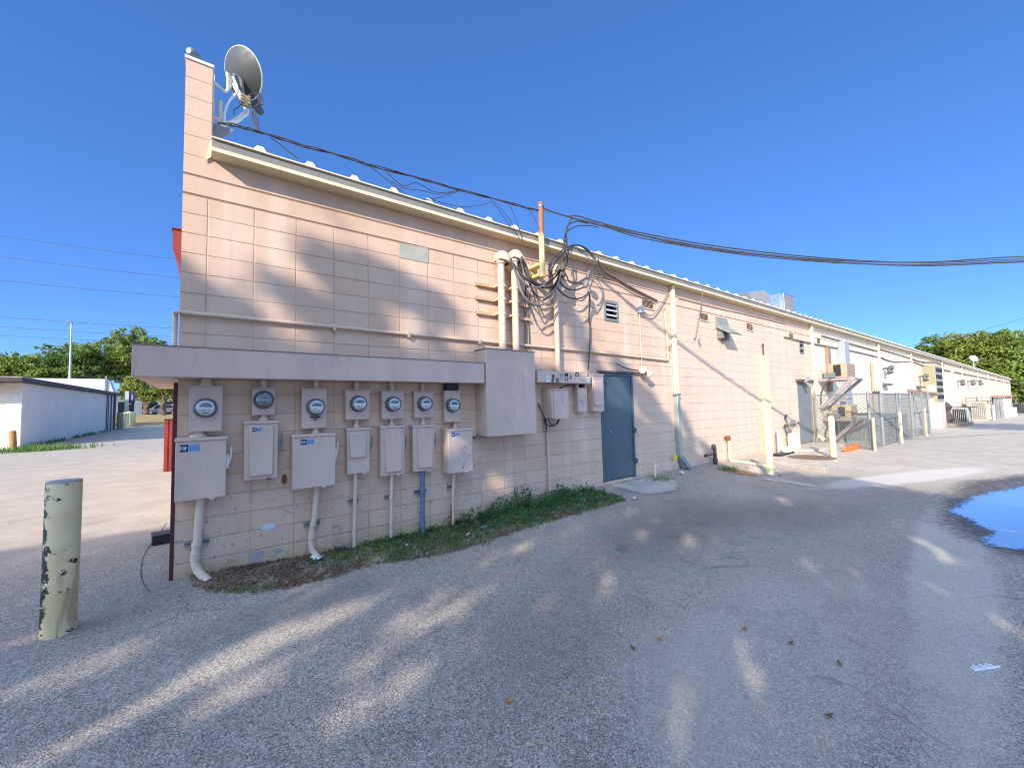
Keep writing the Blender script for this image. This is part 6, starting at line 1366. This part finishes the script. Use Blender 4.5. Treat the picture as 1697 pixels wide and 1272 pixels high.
# ================================================================== GRASS, WEEDS, LEAVES, LITTER
def inside(p, poly):
    c = False
    for a, b in zip(poly, poly[1:] + poly[:1]):
        if (a.y > p.y) != (b.y > p.y) and p.x < (b.x - a.x) * (p.y - a.y) / (b.y - a.y) + a.x: c = not c
    return c
rng = random.Random(5)
gr, dead, wd = MB(), MB(), MB()
def blade(mb, x, y, h, w_, lean):
    z = zgb(x, y) + .004; a = rng.random() * 6.28; dx, dy = math.cos(a) * lean, math.sin(a) * lean; px_, py_ = -math.sin(a) * w_, math.cos(a) * w_; o = len(mb.v)
    mb.v += [Vector((x - px_, y - py_, z)), Vector((x + px_, y + py_, z)), Vector((x + dx * .5 + px_ * .7, y + dy * .5 + py_ * .7, z + h * .65)), Vector((x + dx * .5 - px_ * .7, y + dy * .5 - py_ * .7, z + h * .65)), Vector((x + dx, y + dy, z + h))]
    mb.f += [[o, o + 1, o + 2, o + 3], [o + 3, o + 2, o + 4]]
n_ = 0
while n_ < 9000:
    x = rng.uniform(.35, 6.4); y = rng.uniform(-1.4, 0)
    if not inside(Vector((x, y, 0)), soil): continue
    n_ += 1; d = noise.noise(Vector((x * 1.3, y * 1.9, 3)))
    green = d + (x - 1.3) * .4 + y * .25 > -.08 and d > -.25
    if green: blade(gr, x, y, rng.uniform(.02, .06) * (1 + 1.4 * max(0, noise.noise(Vector((x * 4, y * 4, 6))))), .0035, rng.uniform(.01, .07))
    elif rng.random() < .6: blade(dead, x, y, rng.uniform(.01, .04), .004, rng.uniform(.02, .08))
    for _q in range(1 if green else 2):
        if rng.random() < .6: card(dead, Vector((x + rng.gauss(0, .03), min(-.01, y + rng.gauss(0, .03)), zgb(x, y) + rng.uniform(.006, .025))), rng.uniform(.012, .026), rng)
for _ in range(420):
    x = rng.uniform(2.0, 6.3); y = -rng.random() ** 1.6 * .75 - .03
    if not inside(Vector((x, y, 0)), soil): continue
    amp = max(.2, 1 - abs(x - 4.4) / 2.1) * (1 - abs(y)); h = amp * rng.uniform(.08, .40); z = zgb(x, y); ln_ = Vector((rng.gauss(0, .08), -abs(rng.gauss(0, .09)), h))
    wd.tube([(x, y, z), Vector((x, y, z)) + ln_ * .6, Vector((x, y, z)) + ln_], .002, 3)
    for k in range(int(6 + h * 60)):
        u = rng.random(); c = Vector((x, y, z + .01)) + ln_ * u + Vector((rng.gauss(0, .03), rng.gauss(0, .03), rng.gauss(0, .012))); c.y = min(c.y, -.012); card(wd, c, .023, rng)
c0 = G(30, 748)
for _ in range(900):
    x = c0.x + rng.gauss(0, .7) + .4; y = c0.y + rng.gauss(0, .35)
    z = zg(x, y); o = blade(gr, x, y, rng.uniform(.08, .3), .012, rng.uniform(.05, .15))
for _ in range(700):
    u = rng.random(); c = na.lerp(fa, u * .75); x = c.x + .12 + abs(rng.gauss(0, .14)) ; y = c.y; d = noise.noise(Vector((y * .6, 2, 2)))
    if d > -.05: blade(gr, x, y, rng.uniform(.06, .22), .014, rng.uniform(.03, .1))
def tuft(px, py, n, h):
    c = G(px, py)
    for _ in range(n): blade(gr, c.x + rng.gauss(0, .12), min(-.02, c.y + rng.gauss(0, .08)), rng.uniform(.3, 1) * h, .005, rng.uniform(.02, .08))
tuft(1205, 779, 120, .12); tuft(1100, 794, 90, .06); tuft(1085, 795, 60, .05); tuft(1213, 781, 60, .1)
stuff(gr.build("grass", leaf_material("grass_green", lin(78, 122, 62), lin(108, 144, 70), lin(140, 150, 84)), smooth=False, solid=False))
stuff(dead.build("dead_leaves", leaf_material("dry_leaves", lin(128, 104, 84), lin(154, 126, 102), lin(172, 148, 124)), smooth=False, solid=False))
stuff(wd.build("weeds", leaf_material("weed_green", lin(48, 100, 58), lin(74, 124, 70), lin(112, 142, 80)), smooth=False, solid=False))
lit = MB()
for _ in range(260):
    x = rng.uniform(-2, 11); y = rng.uniform(-4.6, -.2); z = zgb(x, y); r = rng.uniform(.003, .007); o = len(lit.v); a = rng.random() * 3
    lit.box(x - r, x + r, y - r * .7, y + r * .7, z + .001, z + r * 1.1, None)
stuff(lit.build("gravel", simple("pale_chips", lin(160, 156, 150), .9, var=.3, scale=3), smooth=False))
orl = simple("orange_leaf", lin(190, 120, 44), .7); brl = simple("brown_leaf", lin(112, 84, 44), .7)
for i, (px, py, m, l) in enumerate(((1234, 1043, orl, "orange leaf alone on the asphalt before the puddle side"), (1092, 1058, orl, "dull orange leaf on the asphalt in the middle foreground"), (1049, 1074, brl, "dark brown leaf just left of the dull orange leaf"), (843, 1165, orl, "yellow brown leaf low in the frame on the left half of the asphalt"), (1392, 1102, brl, "brown curled leaf towards the white plastic strip"), (1310, 1067, brl, "black shrivelled leaf right of the bright orange leaf"), (1374, 1191, brl, "dark leaf at the bottom edge of the asphalt"))):
    c = G(px, py); c.z = zgb(c.x, c.y); a = rng.random() * 6; s = MB(); n2 = 7; top = []
    for k in range(n2):
        u = k / (n2 - 1); w_ = .011 * math.sin(PI * u) + .001
        for sg in (-1, 1): s.v.append(c + Vector((math.cos(a) * (u - .5) * .05 - math.sin(a) * w_ * sg, math.sin(a) * (u - .5) * .05 + math.cos(a) * w_ * sg, .006 + .012 * (u - .5) ** 2 * 4 + .006)))
    for k in range(n2 - 1): s.f.append([2 * k, 2 * k + 1, 2 * k + 3, 2 * k + 2])
    tag(s.build("fallen_leaf", m, loc=c, smooth=False), l, "leaf", "leaves fallen on the asphalt")
def scrap(px, py, w_, d_, m, label, crumple=.012, name="litter_scrap"):
    c = G(px, py); c.z = zgb(c.x, c.y) + .015; s = MB(); a = rng.random() * 3
    for j in range(5):
        for i in range(5):
            u, v = (i / 4 - .5) * w_, (j / 4 - .5) * d_; s.v.append(c + Vector((math.cos(a) * u - math.sin(a) * v, math.sin(a) * u + math.cos(a) * v, .01 + rng.random() * crumple)))
    for j in range(4):
        for i in range(4): s.f.append([j * 5 + i, j * 5 + i + 1, j * 5 + i + 6, j * 5 + i + 5])
    tag(s.build(name, m, loc=c, smooth=False), label, "litter", "litter in the grass and on the asphalt")
scrap(524, 927, .16, .1, stickwhite, "dirty white paper scrap at the foot of the leaning conduit", .03)
scrap(569, 912, .12, .08, simple("foil", lin(150, 150, 170), .3, .6), "crumpled shiny wrapper in the grass between two conduits", .05)
scrap(672, 908, .06, .04, stickwhite, "small white scrap in the grass before the blue conduit", .02)
scrap(800, 876, .09, .07, simple("pale_blue_lid", lin(180, 194, 226), .4), "pale blue lid lying in the weeds under the cabinet", .004)
scrap(776, 889, .08, .02, stickwhite, "thin white scrap before the pale blue lid", .01)
scrap(1051, 829, .1, .05, simple("pinkish_paper", lin(216, 204, 206), .7), "crumpled pale paper by the concrete apron before the blue door", .04)
scrap(1130, 786, .12, .08, simple("pinkish_paper", lin(216, 204, 206), .7), "crumpled paper under the downspout elbow", .05)
c = G(1628, 1106); s = MB(); dx = Vector((.82, -.45, 0)).normalized(); dy = Vector((.45, .82, 0))
for k in range(7): p = c + dx * (k * .022 - .07) + dy * (.008 * (k % 2)); s.prism([p + dy * -.014, p + dx * .016 + dy * -.014, p + dx * .016 + dy * .014, p + dy * .012], (0, 0, .008 + .004 * (k % 2)))
s.prism([c - dx * .08 - dy * .018, c + dx * .1 - dy * .02, c + dx * .1 - dy * .013, c - dx * .08 - dy * .012], (0, 0, .012)); tag(s.build("plastic_strip", stickwhite, loc=c), "broken white plastic strip lying on the asphalt at the right", "litter")
# black box lying round the corner
c = G(262, 900); s = MB(); R3 = Matrix.Translation((c.x + .05, c.y, zgb(c.x, c.y))) @ Matrix.Rotation(.12, 4, 'Z'); s.box(-.11, .12, -.11, .11, .0, .1, R3); t = thing("black_box", "black plastic box lying on the ground past the building corner", "box", c); s.build("box_body", black, t, bevel=.012)
s = MB(); s.box(-.115, .125, -.115, .115, .102, .118, R3); s.build("lid", simple("scuffed_black_lid", lin(54, 54, 62), .5, dirt=.2), t, bevel=.004)
# sawn seam curving out from the corner
pts = [G(*q) for q in ((276, 866), (256, 895), (240, 918), (234, 940), (236, 962), (247, 980))]
s = MB(); pp = bez(pts, 6); L_ = []
for p in pp: p.z = zgb(p.x, p.y) + .0035
for i, p in enumerate(pp):
    d = (pp[min(i + 1, len(pp) - 1)] - pp[max(0, i - 1)]).normalized(); n2 = Vector((-d.y, d.x, 0)) * (.005 + .004 * noise.noise(p * 5)); s.v += [p - n2, p + n2]
for i in range(len(pp) - 1): s.f.append([2 * i, 2 * i + 1, 2 * i + 3, 2 * i + 2])
struct(s.build("pavement_seam", simple("seam_tar", lin(84, 82, 82), .8), smooth=False, solid=False))

# pieces of one kind on one thing become parts of their own
SPLIT = {'strap', 'box_lid_edge', 'hinge', 'edge_plate', 'door_lock', 'flap', 'tap', 'valve', 'mounting_bracket', 'shop_window', 'floodlight'}
def split_pieces(o):
    me = o.data; par = list(range(len(me.vertices)))
    def find(i):
        while par[i] != i: par[i] = par[par[i]]; i = par[i]
        return i
    for e in me.edges: par[find(e.vertices[0])] = find(e.vertices[1])
    groups = {}
    for f in me.polygons: groups.setdefault(find(f.vertices[0]), []).append(f)
    if len(groups) < 2: return
    for k, fs in enumerate(groups.values()):
        vi = sorted({v for f in fs for v in f.vertices}); mp = {v: i for i, v in enumerate(vi)}
        m2 = bpy.data.meshes.new(o.name); m2.from_pydata([tuple(me.vertices[v].co) for v in vi], [], [[mp[v] for v in f.vertices] for f in fs])
        for m in me.materials: m2.materials.append(m)
        m2.shade_smooth(); m2.set_sharp_from_angle(angle=math.radians(38))
        if k == 0: first = m2; continue
        c = o.copy(); c.data = m2; COL.objects.link(c)
    o.data = first
for o in list(bpy.data.objects):
    if o.type == 'MESH' and o.parent is not None and o.name.split('.')[0] in SPLIT and not o.children: split_pieces(o)
